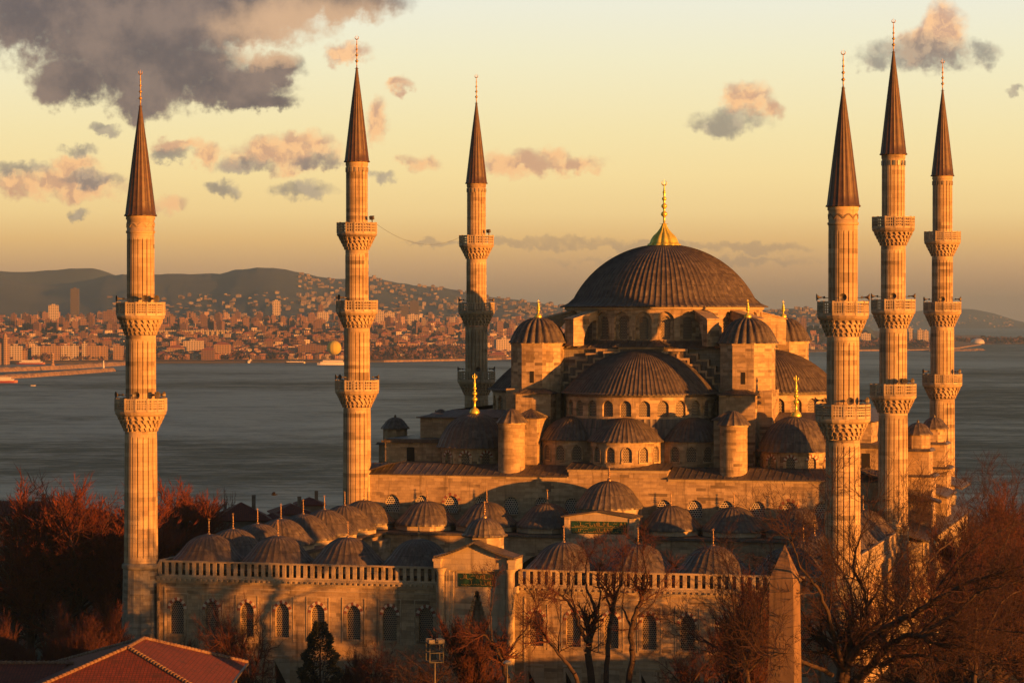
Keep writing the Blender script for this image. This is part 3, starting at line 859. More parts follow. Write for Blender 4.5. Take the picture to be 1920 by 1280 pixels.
# ------------------------------------------------------------------ forecourt
court = empty('forecourt', (0, -36, 0))
tag(court, 'arcaded stone forecourt with rows of small lead domes and a tall inscribed portal', 'courtyard')
W_CT = Win(w=1.6, h=3.75, rise=.95, depth=.4, frame=.34, proud=.05, vous=1)
W_CL = Win(w=1.75, h=3.4, rise=0, depth=.45, frame=.22, proud=.04, mats=[M_WHITE, M_DARK, M_RED, M_VOUS])


def script_panel(w, h, rows, seed):
    """gilt flowing script in relief on a panel: upright strokes, bowls, dots, long sweeps; x right, z up, faces -y"""
    rnd = random.Random(seed); mb = MB()
    def stroke(pts, r):
        for a, b in zip(pts[:-1], pts[1:]): mb.bar((a[0], -.03, a[1]), (b[0], -.03, b[1]), .05, r)
    rh = h / rows
    for k in range(rows):
        zb = -h / 2 + rh * k + rh * .22; x = w / 2 - .12
        while x > -w / 2 + .35:
            t = rnd.random(); s_ = rh * .55
            if t < .38:
                stroke([(x, zb + s_ * 1.15), (x - .02, zb)], .055); x -= .13
            elif t < .6:
                stroke([(x + .22 * cos(a) * .8 - .15, zb + .12 * s_ + .17 * s_ * 2 * sin(a) * .6) for a in [PI * (.1 - 1.2 * i / 7) for i in range(8)]], .05); x -= .34
            elif t < .78:
                stroke([(x, zb + .05), (x - .12, zb + .02), (x - .16, zb + s_ * .35), (x - .2, zb), (x - .34, zb), (x - .38, zb + s_ * .3), (x - .42, zb)], .05); x -= .46
            elif t < .9:
                stroke([(x, zb + s_ * 1.1), (x - .08, zb + .06), (x - .25, zb), (x - .33, zb + s_ * .9)], .05); x -= .4
            else:
                stroke([(x, zb + s_ * .8), (x - .25, zb + s_ * .95), (x - .5, zb + s_ * .75)], .045); x -= .3
            if rnd.random() < .5: mb.box(x, x + .06, -.05, 0, zb + s_ * 1.2, zb + s_ * 1.2 + .05)
    return mb


def build_court():
    F = -30.0; K = 37.0; B = 36.0 - 0.0                       # local v = world + 36
    ws = [s_ * (6.15 + 4.12 * i) for i in range(8) for s_ in (-1, 1)]
    mb = MB()
    mp = straight((0, F, 0), (1, 0, 0), (0, 1, 0))
    mb.wall(mp, -K, K, -1.5, 5.7, [op(c, 1.75, 1.15, 4.55, 0, .45) for c in ws], .45)
    mb.wall(mp, -K, K, 5.7, 12.55, [op(c, 1.6, 6.9, 9.7, .95, .4) for c in ws], .4)
    sv = [-26 + 4.1 * i for i in range(15)]
    for sx in (-1, 1):
        mp2 = straight((sx * K, 0, 0), (0, sx, 0), (-sx, 0, 0))
        mb.wall(mp2, F, 31, -1.5, 5.7, [op(sx * c, 1.75, 1.15, 4.55, 0, .45) for c in sv], .45)
        mb.wall(mp2, F, 31, 5.7, 12.55, [op(sx * c, 1.6, 6.9, 9.7, .95, .4) for c in sv], .4)
    w = mb.build('wall', [M_STONE], court)
    for c in ws:
        W_CT.put((c, F, 6.9), 0, w); W_CL.put((c, F, 1.15), 0, w)
    for sx in (-1, 1):
        for c in sv:
            if sx > 0: W_CT.put((K, c, 6.9), PI / 2, w)
    # raised label mouldings: thin vertical joints and panels round the window row
    mb = MB()
    for c in ws:
        for s_ in (-1, 1): mb.box(c + s_ * 1.28 - .05, c + s_ * 1.28 + .05, F - .06, F - .001, 6.5, 11.35)
        mb.box(c - 1.33, c + 1.33, F - .06, F - .001, 11.35, 11.45)
        mb.box(c - 1.15, c + 1.15, F - .1, F - .001, 4.75, 4.95)
    for u in (-36.4, -4.9, 4.9, 36.4): mb.box(u - .09, u + .09, F - .08, F - .001, -1, 12.0)
    mb.box(-36.5, -4.9, F - .09, F - .001, 12.02, 12.14); mb.box(4.9, 36.5, F - .09, F - .001, 12.02, 12.14)
    mb.build('moulding', [M_WHITE], court)
    mb = MB()                                                 # cornice with dripstones
    for (x0, x1) in ((-K - .35, -4.4), (4.4, K + .35)):
        mb.box(x0, x1, F - .14, F + .3, 12.55, 12.8); mb.box(x0, x1, F - .3, F + .3, 12.8, 13.08); mb.box(x0, x1, F - .45, F + .4, 13.08, 13.3)
        n = int((x1 - x0) / .62)
        for i in range(n):
            x = x0 + (i + .5) * (x1 - x0) / n; mb.box(x - .13, x + .13, F - .5, F - .1, 12.86, 13.07)
    for sx in (-1, 1):
        x0, x1 = sorted((sx * (K - .3), sx * (K + .4))); mb.box(x0, x1, F + .45, 31, 12.55, 13.3)
    mb.build('cornice', [M_WHITE], court)
    mb = MB()                                                 # parapet of upright slabs
    def para(p0, p1):
        p0, p1 = Vector(p0), Vector(p1); L = (p1 - p0).length; d = (p1 - p0) / L
        n = int(L / .80)
        mb.bar(p0 + Vector((0, 0, 13.4)), p1 + Vector((0, 0, 13.4)), .34, .18); mb.bar(p0 + Vector((0, 0, 14.95)), p1 + Vector((0, 0, 14.95)), .40, .2)
        for i in range(n + 1):
            q = p0 + d * (L * i / n)
            mb.bar(q + Vector((0, 0, 13.49)), q + Vector((0, 0, 14.86)), .40 if abs(d.x) > .5 else .22, .22 if abs(d.x) > .5 else .40)
    para((-K, F - .1, 0), (-4.45, F - .1, 0)); para((4.45, F - .1, 0), (K, F - .1, 0)); para((K + .1, F + .3, 0), (K + .1, 30, 0)); para((-K - .1, F + .3, 0), (-K - .1, 30, 0))
    mb.build('parapet', [M_WHITE], court)
    # arcades round the yard
    mb = MB(); wl = 13.9
    bays = [-32.8 + 8.2 * i for i in range(9)]
    for sgn, y in ((1, F + 8.2), (-1, 26.0)):
        inn = (0, -sgn, 0)
        mb.wall(straight((0, y, 0), (-sgn, 0, 0), inn), -29.0, 29.0, 0, wl, [op(c, 6.4, .02, 7.6, 3.9, .9) for c in bays[1:-1]], .9)
    sb = [-18.0 + 8.0 * i for i in range(6)]
    for sx in (-1, 1):
        mb.wall(straight((sx * 28.9, 0, 0), (0, -sx, 0), (sx, 0, 0)), -25.9, 21.8, 0, wl, [op(-sx * c, 6.2, .02, 7.6, 3.8, .9) for c in sb], .9)
    ar = mb.build('arcade', [M_STONE], court)
    mb = MB()
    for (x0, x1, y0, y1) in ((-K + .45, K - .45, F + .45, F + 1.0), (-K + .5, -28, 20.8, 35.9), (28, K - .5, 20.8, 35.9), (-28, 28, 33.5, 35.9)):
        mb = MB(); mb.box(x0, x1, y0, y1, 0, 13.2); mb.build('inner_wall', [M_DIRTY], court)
    mb = MB()                                                 # roof ring with low eaves on the yard side
    e = 14.05
    mb.box(-K + .4, K - .4, F + .4, F + 8.6, 13.75, e); mb.box(-K + .4, K - .4, 25.5, 35.95, 13.75, e)
    mb.box(-K + .4, -28.45, F + 8.6, 25.5, 13.75, e); mb.box(28.45, K - .4, F + 8.6, 25.5, 13.75, e)
    mb.build('arcade_roof', [M_LEAD], court)
    # domes
    mb = MB(); mb.prism(poly_ring(8, 4.05, a=PI / 8), 14.0, 14.65)
    dd = mb.build('arcade_dome_drum', [M_WHITE], court)
    mb = MB(); dome(mb, 0, 0, 14.75, 3.4, 2.95, 28, .07, 14, lip=.72, flare=.62); mb.build('arcade_dome', [M_LEAD], dd)
    mb = MB(); finial(mb, 0, 0, 17.6, 1.85, .23, n=8); mb.build('finial', [M_BRONZE], dd)
    spots = [(u, F + 4.0) for u in bays if abs(u) > 1] + [(u, 30.8) for u in bays if 1 < abs(u) < 29] + [(s_ * 33.0, F + 4.0 + 8.0 * i) for i in range(1, 8) for s_ in (-1, 1)]
    for i, (x, y) in enumerate(spots):
        o = dd if i == 0 else dup(dd, court)
        o.location = (x, y, .12 if y > 25 else 0)
    # raised dome on the axis beside the hall
    mb = MB(); mb.prism(poly_ring(8, 4.3, a=PI / 8), 14.0, 17.35)
    d2 = mb.build('axis_dome_drum', [M_WHITE], court, (0, 31.0, 0))
    mb = MB(); dome(mb, 0, 0, 17.45, 3.9, 3.4, 34, .07, 12, lip=.5, flare=.4); mb.build('axis_dome', [M_LEAD], d2)
    mb = MB(); finial(mb, 0, 0, 20.8, 1.9, .32, n=8); mb.build('finial', [M_BRONZE], d2)
    # inner portal facing the yard
    mb = MB(); y = 25.4
    mb.wall(straight((0, y, 0), (1, 0, 0), (0, 1, 0)), -4.6, 4.6, 0, 13.4, [op(0, 6.2, .02, 7.2, 3.6, .9)], .9)
    mb.extr([(-4.6, y, 13.4), (4.6, y, 13.4), (4.6, y, 16.45), (0, y, 17.2), (-4.6, y, 16.45)], (0, 3.2, 0))
    for x in (-4.25, 4.25): mb.box(x - .3, x + .3, y - .12, y - .001, 13.5, 16.4)
    pt = mb.build('inner_portal', [M_WHITE], court)
    mb = MB(); mb.extr([(-4.95, y - .35, 16.42), (0, y - .35, 17.22), (4.95, y - .35, 16.42), (4.95, y - .35, 16.6), (0, y - .35, 17.42), (-4.95, y - .35, 16.6)], (0, 3.7, 0))
    mb.build('portal_eave', [M_LEAD], pt)
    mb = MB(); mb.box(-3.65, 3.65, y - .06, y - .001, 14.4, 16.0); pn = mb.build('script_panel', [M_GREEN], pt)
    mb = script_panel(7.1, 1.5, 2, 4); mb.box(-3.65, 3.65, -.04, 0, -.02, .02); g = mb.build('gilt_script', [M_GILT], pn, (0, y - .06, 15.2))
    # outer portal
    mb = MB(); y0 = F - 2.5
    th = 1.15
    def og(x):                                                # ogee gable line
        t = abs(x) / 4.2; return 16.3 + 1.62 * max(0, (1 - t)) ** 1.35
    xs = [-4.2 + 8.4 * i / 24 for i in range(25)]
    st_ = []                                                   # stepped outline of the stalactite niche, left to right
    for i in range(11):
        hw = 1.75 * (1 - i / 11) + .12; z = 7.0 + 5.7 * i / 11; st_ += [(-hw, z), (-hw + .03, z + 5.7 / 11)]
    st_ += [(0, 12.75)]; st_ += [(-x, z) for x, z in st_[:-1][::-1]]
    st_[0] = (-1.87, 7.0); st_[-1] = (1.87, 7.0)
    mb.wall(straight((0, y0 + .9, 0), (1, 0, 0), (0, 1, 0)), -4.2, 4.2, -1.2, 14.95, [dict(c=0, w=3.74, zb=1.2, zs=7, pts=st_, d=1.9)], 1.9)
    mb.box(-4.2, 4.2, y0 + 2.85, y0 + 4.2, -1.2, 14.95)
    mb.extr([(-4.2, y0 + .9, 14.95), (4.2, y0 + .9, 14.95)] + [(x, y0 + .9, og(x)) for x in xs[::-1]], (0, 3.2, 0))          # core
    mb.extr([(-4.2, y0 + .42, 14.95), (4.2, y0 + .42, 14.95)] + [(x, y0 + .42, og(x)) for x in xs[::-1]], (0, .49, 0))                             # lintel
    mb.box(-4.2, -2.95, y0 + .4, y0 + .9, -1.2, 14.95); mb.box(2.95, 4.2, y0 + .4, y0 + .9, -1.2, 14.95)
    for s_ in (-1, 1):                                        # inner mouldings and corner shafts
        x0, x1 = sorted((s_ * 2.94, s_ * 2.55)); mb.box(x0, x1, y0 + .62, y0 + .9, -1.2, 14.7)
        x0, x1 = sorted((s_ * 4.5, s_ * 3.75)); mb.box(x0, x1, y0 - .12, y0 + .5, 15.2, 16.25); mb.box(x0 - .1, x1 + .1, y0 - .22, y0 + .6, 15.9, 16.2)
        mb.lathe([(.42, -1.2), (.42, 14.6), (.5, 14.75), (.72, 15.2)], 16, s_ * 3.85, y0 + .3)
        mb.box(s_ * 3.25 - .05, s_ * 3.25 + .05, y0 + .33, y0 + .399, -1, 14.8)
        x0, x1 = sorted((s_ * 4.35, s_ * 4.2)); mb.box(x0, x1, y0 + .2, F, 12.55, 13.3)
    mb.box(-2.95, 2.95, y0 + .6, y0 + .9, 14.86, 14.95)
    op_ = MB()
    po = mb.build('portal', [M_WHITE], court)
    mb = MB()
    mb.extr([(x * 1.07, y0 - .3, og(x) - .02) for x in xs] + [(x * 1.07, y0 - .3, og(x) + .2) for x in xs[::-1]], (0, 3.6, 0))
    for i in range(30):
        x = -4.4 + 8.8 * i / 29; mb.bar((x, y0 - .34, og(min(4.2, abs(x))) + .08), (x, y0 + 3.2, og(min(4.2, abs(x))) + .2), .14, .12)
    mb.build('portal_eave', [M_LEAD], po)
    mb = MB(); yy = y0 + .895
    mb.box(-2.3, 2.3, yy - .04, yy + .015, 13.0, 14.8, 1); mb.box(-2.05, 2.05, yy - .09, yy - .041, 13.2, 14.6, 0)
    pn = mb.build('script_panel', [M_GREEN, M_WHITE], po)
    mb = script_panel(3.95, 1.3, 2, 9); mb.build('gilt_script', [M_GILT], pn, (0, yy - .09, 13.9))
    mb = MB(); yy = y0 + .9                                   # stalactite rows hanging inside the niche
    for i in range(10):
        hw = 1.75 * (1 - i / 11) + .10; z = 7.0 + 5.7 * i / 11; dz = 5.7 / 11
        for s_ in (-1, 1):
            for j in range(4):
                x0, x1 = sorted((s_ * hw, s_ * (hw - .16 - .05 * (j % 2)))); mb.box(x0, x1, yy + .2 + .42 * j, yy + .46 + .42 * j, z - .05, z + dz * .7, 0)
        n_ = max(1, int(hw / .24))
        for j in range(n_): x = -hw + (j + .5) * 2 * hw / n_; mb.box(x - hw / n_ * .7, x + hw / n_ * .7, yy + 1.55, yy + 1.93, z, z + dz * .75, 0)
    mb.build('stalactite_hood', [M_WHITE], po)
    mb = MB(); mb.box(-1.1, 1.1, yy + 1.80, yy + 1.94, 1.2, 5.2); mb.build('doorway', [M_DARK], po)
    mb = MB()
    for i in range(6): mb.box(-3.4 - .0, 3.4, y0 - .4 - .38 * (5 - i), y0 - .02 - .38 * (5 - i) if i < 5 else y0 + .88, -1.2, -1.2 + .40 * (i + 1))
    mb.build('steps', [M_WHITE], po)
    mb = MB(); mb.prism(poly_ring(8, 2.1, a=PI / 8), 15.0, 18.4); pd = mb.build('portal_dome_drum', [M_WHITE], po, (0, F + 1.5, 0))
    mb = MB(); mb.lathe([(2.2, 18.3), (2.42, 18.36), (2.46, 18.55), (2.15, 18.66)] + [q for q in cap_profile(2.15, 1.75, 18.6, 10, 0, 0)[3:]], angs=rib_angles(24), rad=lambda i_, r: (.06 if i_ % 4 == 0 else 0) * min(1, r))
    mb.build('portal_dome', [M_LEAD], pd)
    mb = MB(); finial(mb, 0, 0, 20.3, 1.8, .3, n=8); mb.build('finial', [M_BRONZE], pd)
    # yard paving
    mb = MB(); mb.box(-30, 30, F + 8.3, 26, -.3, 0.01); mb.build('paving', [M_DIRTY], court)


build_court()

# ------------------------------------------------------------------ minarets


def flute_angles(n):
    st = 2 * PI / n; out = []
    for i in range(n):
        for q in (0, .13, .3, .7, .87): out.append(i * st + q * st)
    return out + [2 * PI]


def build_horn():
    mb = MB()
    pr = [(.05, 0), (.07, .3), (.12, .5), (.24, .68), (.40, .78)]
    mb.M = Matrix.Rotation(PI / 2, 4, 'Y')
    mb.lathe(pr, 12); mb.lathe([(.38, .77), (.2, .62), (.06, .5), (.01, .4)], 12, m=0); mb.lathe([(.12, -.1), (.12, .08), (.02, .1)], 8)
    mb.M = None
    mb.bar((-.5, 0, -.05), (.1, 0, -.05), .07, .07)
    return mb


HORN = build_horn().build('loudspeaker', [M_HORN], link=False); HORN_USED = [False]


def minaret(x, y, label, bals, eave, tip, top, radii, rb, pr, horns, light=None, plinth=15.0, holes=(4, 3), band=False):
    t = empty('minaret', (x, y, 0))
    tag(t, label, 'minaret', 'minarets of the mosque')
    NF = 18; ang = flute_angles(NF)
    def grooved(depth): return lambda i, r: (-depth if i % 5 in (0,) else 0)
    mb = MB()
    # plinth
    mb.lathe([(rb * 1.16, -1.2), (rb * 1.1, 6), (rb * 1.0, plinth - .6)], 16, sm=False)
    mb.lathe([(rb * 1.0, plinth - .6), (rb * 1.08, plinth - .45), (rb * 1.08, plinth - .1), (rb * .97, plinth + .1)], 24)
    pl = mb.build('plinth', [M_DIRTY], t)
    mb = MB(); z0 = plinth + .1
    segs = []
    for k, (b, r) in enumerate(zip(list(bals) + [None], radii)):
        z1 = (b - 1.65 - 2.0) if b else eave - (1.9 if band else .5)
        r1 = r; r0 = radii[k] if k else rb * .95
        segs.append((z0, z1, r0 if k == 0 else r, r))
        z0 = b - 1.65 if b else None
    for (za, zb, ra, rr) in segs:
        G = .17
        zr = [(za, 0), (za + .55, 0), (za + .75, 1), (zb - 1.0, 1), (zb - .72, .75), (zb - .55, 0), (zb, 0)]
        prev = None
        rows = []
        for (z, g) in zr:
            r = ra + (rr - ra) * (z - za) / (zb - za)
            rows.append([mb.V(((r - (G * g if i % 5 == 0 else 0) - (.012 if g == 0 else 0)) * cos(a), (r - (G * g if i % 5 == 0 else 0)) * sin(a), z)) for i, a in enumerate(ang[:-1])])
        na = len(ang) - 1
        for k in range(len(rows) - 1):
            for i in range(na):
                j = (i + 1) % na; aa, ab = ang[i], ang[i + 1]; r = rr
                mb.F((rows[k][i], rows[k][j], rows[k + 1][j], rows[k + 1][i]), 0, False, [(aa * r, zr[k][0]), (ab * r, zr[k][0]), (ab * r, zr[k + 1][0]), (aa * r, zr[k + 1][0])])
    re = radii[-1]
    if band:
        mb.lathe([(re, eave - 1.95), (re + .1, eave - 1.85), (re + .1, eave - 1.65), (re, eave - 1.6), (re, eave - .45), (re + .1, eave - .35), (re + .1, eave - .02)], 32)
        for i in range(18):
            a0 = 2 * PI * i / 18
            for q in range(4):
                a, b = a0 + 2 * PI / 18 * q / 4, a0 + 2 * PI / 18 * (q + 1) / 4
                za, zb = [eave - 1.25 + .45 * abs(sin(PI * (i % 2) * .5 + PI * w / 4 * .5)) for w in (q, q + 1)]
                mb.bar(((re + .03) * cos(a), (re + .03) * sin(a), za), ((re + .03) * cos(b), (re + .03) * sin(b), zb), .06, .16)
    else:
        mb.lathe([(re, eave - .55), (re + .06, eave - .45), (re + .06, eave - .02)], 32)
    mb.build('shaft', [M_MIN], t)
    if not band:
        mb = MB()
        for i in range(16):
            a = 2 * PI * (i + .5) / 16; mb.M = rots(a); mb.box(re - .1, re + .075, -.13, .13, eave - 1.35, eave - .75)
        mb.M = None
        mb.build('tile_band', [simple('blue_tile', (.10, .12, .15), .4)] if 'tallest' in label else [M_DIRTY], t)
    # balconies
    for k, (b, RP) in enumerate(zip(bals, pr)):
        rs, ru = radii[k], radii[k + 1]
        mb = MB(); zf = b - 1.65; zc = zf - 1.95
        mb.lathe([(ru * .9, zf + .22), (RP + .02, zf + .22), (RP + .1, zf + .1), (RP + .02, zf - .12), (RP - .12, zf - .25), (RP - .2, zf - .3)], 24, sm=False)
        tiers = 4
        for q in range(tiers):
            f0, f1 = q / tiers, (q + 1) / tiers
            ri = rs + (RP - .25 - rs) * f0 ** 1.1; ro = rs + (RP - .2 - rs) * f1 ** 1.05
            za, zb = zc + 1.7 * f0, zc + 1.7 * f1 + .02
            mb.lathe([(ri - .02, za), (ri + .02, zb)], 24, sm=False)
            mb.lathe([(ri, zb - .09), (ro + .02, zb - .09), (ro + .02, zb), (ri, zb)], 24, sm=False)
            n = 22
            for i in range(n):
                a = 2 * PI * (i + .5 * (q // 2)) / n; mb.M = rots(a)
                hw = PI * ro / n * .60
                v = [(ri - .05, -hw * .25, za), (ri - .05, hw * .25, za), (ro, hw, zb - .09), (ro, -hw, zb - .09), (ri - .05, -hw * .9, zb - .09), (ri - .05, hw * .9, zb - .09), (ro * .5 + ri * .5 + .05, 0, za - .05)]
                mb.poly([v[0], v[6], v[3], v[4]]); mb.poly([v[6], v[1], v[5], v[2]]); mb.poly([v[6], v[2], v[3]]); 
                mb.box(ro - .02, ro + .03, -hw * .8, hw * .8, zb - .22, zb - .08)
            mb.M = None
        bo = mb.build('balcony', [M_MIN], t)
        mb = MB(); N = 14; H0, H1 = zf + .22, b
        P = poly_ring(N, RP, a=PI / N + .2)
        for i in range(N):
            p, q = Vector(P[i]), Vector(P[(i + 1) % N]); d = q - p
            mb.bar((p.x, p.y, H0), (p.x, p.y, H1 + .06), .2, .2)
            for z, h in ((H0 + .12, .24), (H1 - .09, .18)): mb.bar((p.x, p.y, z), (q.x, q.y, z), .15, h)
            nv, nh = holes
            for j in range(1, nh):
                z = H0 + .24 + (H1 - .18 - H0 - .24) * j / nh; mb.bar((p.x, p.y, z), (q.x, q.y, z), .10, .12)
            for j in range(1, nv):
                e = p + d * j / nv; mb.bar((e.x, e.y, H0 + .2), (e.x, e.y, H1 - .1), .10 if abs(d.y) > abs(d.x) else .1, .10)
        mb.build('parapet', [M_WHITE], bo)
    # spire
    mb = MB(); rc = re + .16
    st = [(rc - .1, eave - .02), (rc + .1, eave - .02), (rc + .1, eave + .1), (rc - .02, eave + .22)]
    for i in range(1, 13):
        q = i / 12; st.append((max(.12, (rc - .02) * (1 - q) ** .97 + .10 * q), eave + .22 + (tip - eave - .22) * q))
    mb.lathe(st, angs=rib_angles(18), rad=lambda i, r: (.045 if i % 4 == 0 else 0) * min(1, r / .8))
    for i in range(1, 7):
        q = i / 8; z = eave + (tip - eave) * q; r = rc * (1 - q) + .02
        mb.lathe([(r + .01, z - .04), (r + .04, z), (r - .02, z + .06)], 18)
    sp = mb.build('spire', [M_SPIRE], t)
    mb = MB(); finial(mb, 0, 0, tip - .1, top - tip + .1, .30 * (top - tip) / 4.2 + .06, bulb=False, n=10); mb.build('finial', [M_DULLG], sp)
    # loudspeakers: (balcony, degrees from the way to the camera, to the right)
    base = math.atan2(CV - y, CU - x)
    for (k, dg) in horns:
        o = HORN if not HORN_USED[0] else HORN.copy(); HORN_USED[0] = True
        COL.objects.link(o); o.parent = t
        a = base + R(dg); r = radii[k + 1] + .45
        o.location = (r * cos(a), r * sin(a), bals[k] + .42); o.rotation_euler = (0, 0, a)
    if light is not None:
        k, dg = light; a = base + R(dg); r = pr[k] - .25
        mb = MB(); mb.box(-.28, .28, -.2, .2, .25, .7); mb.box(-.3, .3, -.22, .22, .68, .74); mb.box(-.05, .05, -.05, .05, -.9, .26)
        o = mb.build('floodlight', [M_HORN], t, (r * cos(a), r * sin(a), bals[k] + .15)); o.rotation_euler = (R(15), 0, a)
    return t


B3 = (33.5, 44.2, 54.65); R3 = (1.84, 1.74, 1.56, 1.46); P3 = (2.86, 2.72, 2.62)
B2 = (32.95, 43.6); R2 = (1.78, 1.68, 1.52); P2 = (2.78, 2.6)
minaret(-39.3, -66, 'two-balcony minaret standing alone on the left, at the corner of the forecourt', B2, 53.2, 65.5, 69.3, R2, 1.98, P2,
        [(1, -75), (1, 10), (1, 40), (0, -70), (0, -10), (0, 40), (0, 62)], None, 14.6, (4, 4), True)
minaret(39.0, -66, 'two-balcony minaret nearest the obelisk and bare tree, with a wide spire', B2, 53.4, 65.8, 69.5, R2, 1.98, P2,
        [(1, -80), (1, 0), (1, 80), (0, -80), (0, 15), (0, 60)], None, 14.6, (4, 4), True)
minaret(-36, 0, 'three-balcony minaret with the top balcony holding a floodlight, left of the hall front', B3, 62.8, 75.5, 79.7, R3, 2.0, P3,
        [(1, -85), (1, -60), (0, -75), (0, -50), (0, 80)], (2, 60), 15.5, (3, 3))
minaret(36.3, -2.4, 'tallest three-balcony minaret, middle one of the cluster on the right', B3, 62.5, 75.6, 79.6, R3, 2.0, P3,
        [(1, -80), (1, 0), (1, 80), (0, 20), (0, 30), (0, 55)], None, 15.5, (4, 3))
minaret(-36, 58.7, 'three-balcony minaret rising behind the left half dome, lower part shaded', B3, 62.7, 75.3, 79.6, R3, 2.0, P3,
        [(1, -80), (1, 75), (0, -75), (0, 5), (0, 70)], (2, 55), 15.5, (3, 3))
minaret(36, 58.7, 'three-balcony minaret at the far right, its base among the branches', B3, 62.9, 75.7, 80.1, R3, 2.0, P3,
        [(1, -75), (1, 0), (1, 75), (0, -70), (0, 60)], None, 15.5, (4, 4))
# cable slung between two top balconies
mb = MB(); p0, p1 = Vector((-36 + 2.5, .8, 54.5)), Vector((-36 - 2.2, 57.3, 54.4)); pts = []
for i in range(25):
    q = i / 24; p = p0.lerp(p1, q); p.z -= 1.9 * 4 * q * (1 - q) * 1.0; pts.append(p)
for a, b in zip(pts[:-1], pts[1:]): mb.tube(a, b, .018, .018, 4)
tag(mb.build('cable', [M_HORN]), 'thin dark cable slung between the top balconies of two minarets', 'cable')
# ------------------------------------------------------------------ ground, sea, far shores
def ground_z(Y):
    if Y < 400: return -1.2
    if Y > 820: return -36.5
    q = (Y - 400) / 420; return -1.2 - 35.3 * q


def ground_mat():
    m, N, b = newmat('ground', .95)
    pos = N.n('ShaderNodeNewGeometry').outputs['Position']
    n = N.noise(pos, .06, 6, .65); n2 = N.noise(pos, .9, 4, .6)
    c = N.mix(N.mr(n, .42, .58), (.035, .048, .016), (.10, .075, .05))
    N.put(b.inputs['Base Color'], N.mix(.6, c, N.mix(n2, (.4, .4, .4), (1.2, 1.2, 1.2)), 'MULTIPLY'))
    bump(N, b, n2, .2, .6)
    return m


mb = MB(); rows = []
for Y in [-60, 0, 100, 200, 260, 300, 340, 380, 400, 440, 480, 520, 560, 600, 660, 720, 780, 820]:
    w = 260 + .35 * max(0, Y); rows.append([mb.V(cam2(-w + 2 * w * i / 20, Y, ground_z(Y))) for i in range(21)])
for k in range(len(rows) - 1):
    for i in range(20): mb.F((rows[k][i], rows[k][i + 1], rows[k + 1][i + 1], rows[k + 1][i]))
tag(mb.build('ground', [ground_mat()]), None, None, None, 'structure')
SEA = -35.0


def sea_mat():
    m, N, b = newmat('sea_water', .6)
    pos = N.n('ShaderNodeNewGeometry').outputs['Position']
    rt = N.n('ShaderNodeVectorRotate', rotation_type='Z_AXIS'); N.put(rt.inputs['Vector'], pos); rt.inputs['Angle'].default_value = -YAW
    def mapped(s):
        x = N.n('ShaderNodeMapping'); x.inputs['Scale'].default_value = s; N.put(x.inputs[0], rt.outputs[0]); return x.outputs[0]
    st = N.noise(mapped((.0011, .0014, 1)), 1, 6, .6, '2D', .6)
    st2 = N.noise(mapped((.010, .016, 1)), 1, 8, .75, '2D')
    st3 = N.noise(mapped((.05, .085, 1)), 1, 6, .75, '2D')
    k = N.mr(N.m('ADD', N.m('ADD', N.m('MULTIPLY', st, .4), N.m('MULTIPLY', st2, .35)), N.m('MULTIPLY', st3, .25)), .36, .64)
    N.put(b.inputs['Base Color'], N.mix(k, (.042, .078, .078), (.12, .16, .15)))
    b.inputs['Specular IOR Level'].default_value = 0
    w = N.m('ADD', N.m('MULTIPLY', N.noise(mapped((.07, .09, 1)), 1, 6, .7, '2D'), 1.0), N.m('MULTIPLY', N.noise(mapped((.018, .022, 1)), 1, 3, .6, '2D'), 2.2))
    bump(N, b, w, 2.6, .9)
    df = N.n('ShaderNodeBsdfDiffuse'); gl = N.n('ShaderNodeBsdfGlossy'); gl.inputs['Roughness'].default_value = .28; gl.inputs['Color'].default_value = (.8, .9, .95, 1)
    nr = b.inputs['Normal'].links[0].from_socket; N.put(df.inputs['Normal'], nr); N.put(gl.inputs['Normal'], nr)
    N.put(df.inputs['Color'], b.inputs['Base Color'].links[0].from_socket)
    mx = N.n('ShaderNodeMixShader'); N.put(mx.inputs[0], N.mr(k, 0, 1, .05, .28)); m.node_tree.links.new(df.outputs[0], mx.inputs[1]); m.node_tree.links.new(gl.outputs[0], mx.inputs[2])
    m.node_tree.links.new(mx.outputs[0], m.node_tree.nodes['Material Output'].inputs[0]); m.node_tree.nodes.remove(b)
    return m


mb = MB(); ys = [500, 1200, 3000, 8000, 30000]; rows = []
for Y in ys: rows.append([mb.V(cam2(-.5 * Y - 700 + (1.0 * Y + 1400) * i / 8, Y, SEA)) for i in range(9)])
for k in range(len(rows) - 1):
    for i in range(8): mb.F((rows[k][i], rows[k][i + 1], rows[k + 1][i + 1], rows[k + 1][i]))
tag(mb.build('sea', [sea_mat()]), None, None, None, 'structure')


def interp(tab, x):
    if x <= tab[0][0]: return tab[0][1]
    for (a, va), (b, vb) in zip(tab[:-1], tab[1:]):
        if x <= b: return va + (vb - va) * (x - a) / (b - a)
    return tab[-1][1]


SHORE = [(-600, 4300), (0, 4400), (250, 4470), (500, 4514), (700, 4560), (870, 4720), (990, 4950), (1300, 5500), (1610, 6066), (1745, 6150), (1790, 6350), (1840, 7400)]
RISE = [(-600, 58), (300, 60), (700, 58), (900, 52), (1100, 48), (1500, 36), (1700, 22), (1800, 8), (1840, 2)]


def land_z(px, Y):
    s = Y - interp(SHORE, px)
    if s < 0: return SEA
    return SEA + 3.2 + interp(RISE, px) * (1 - math.exp(-s / 900))


def land_mat(name, c1, c2, sc=.01):
    m, N, b = newmat(name, .95)
    pos = N.n('ShaderNodeNewGeometry').outputs['Position']
    N.put(b.inputs['Base Color'], N.mix(N.mr(N.noise(pos, sc, 6, .65), .4, .62), c1, c2))
    return m


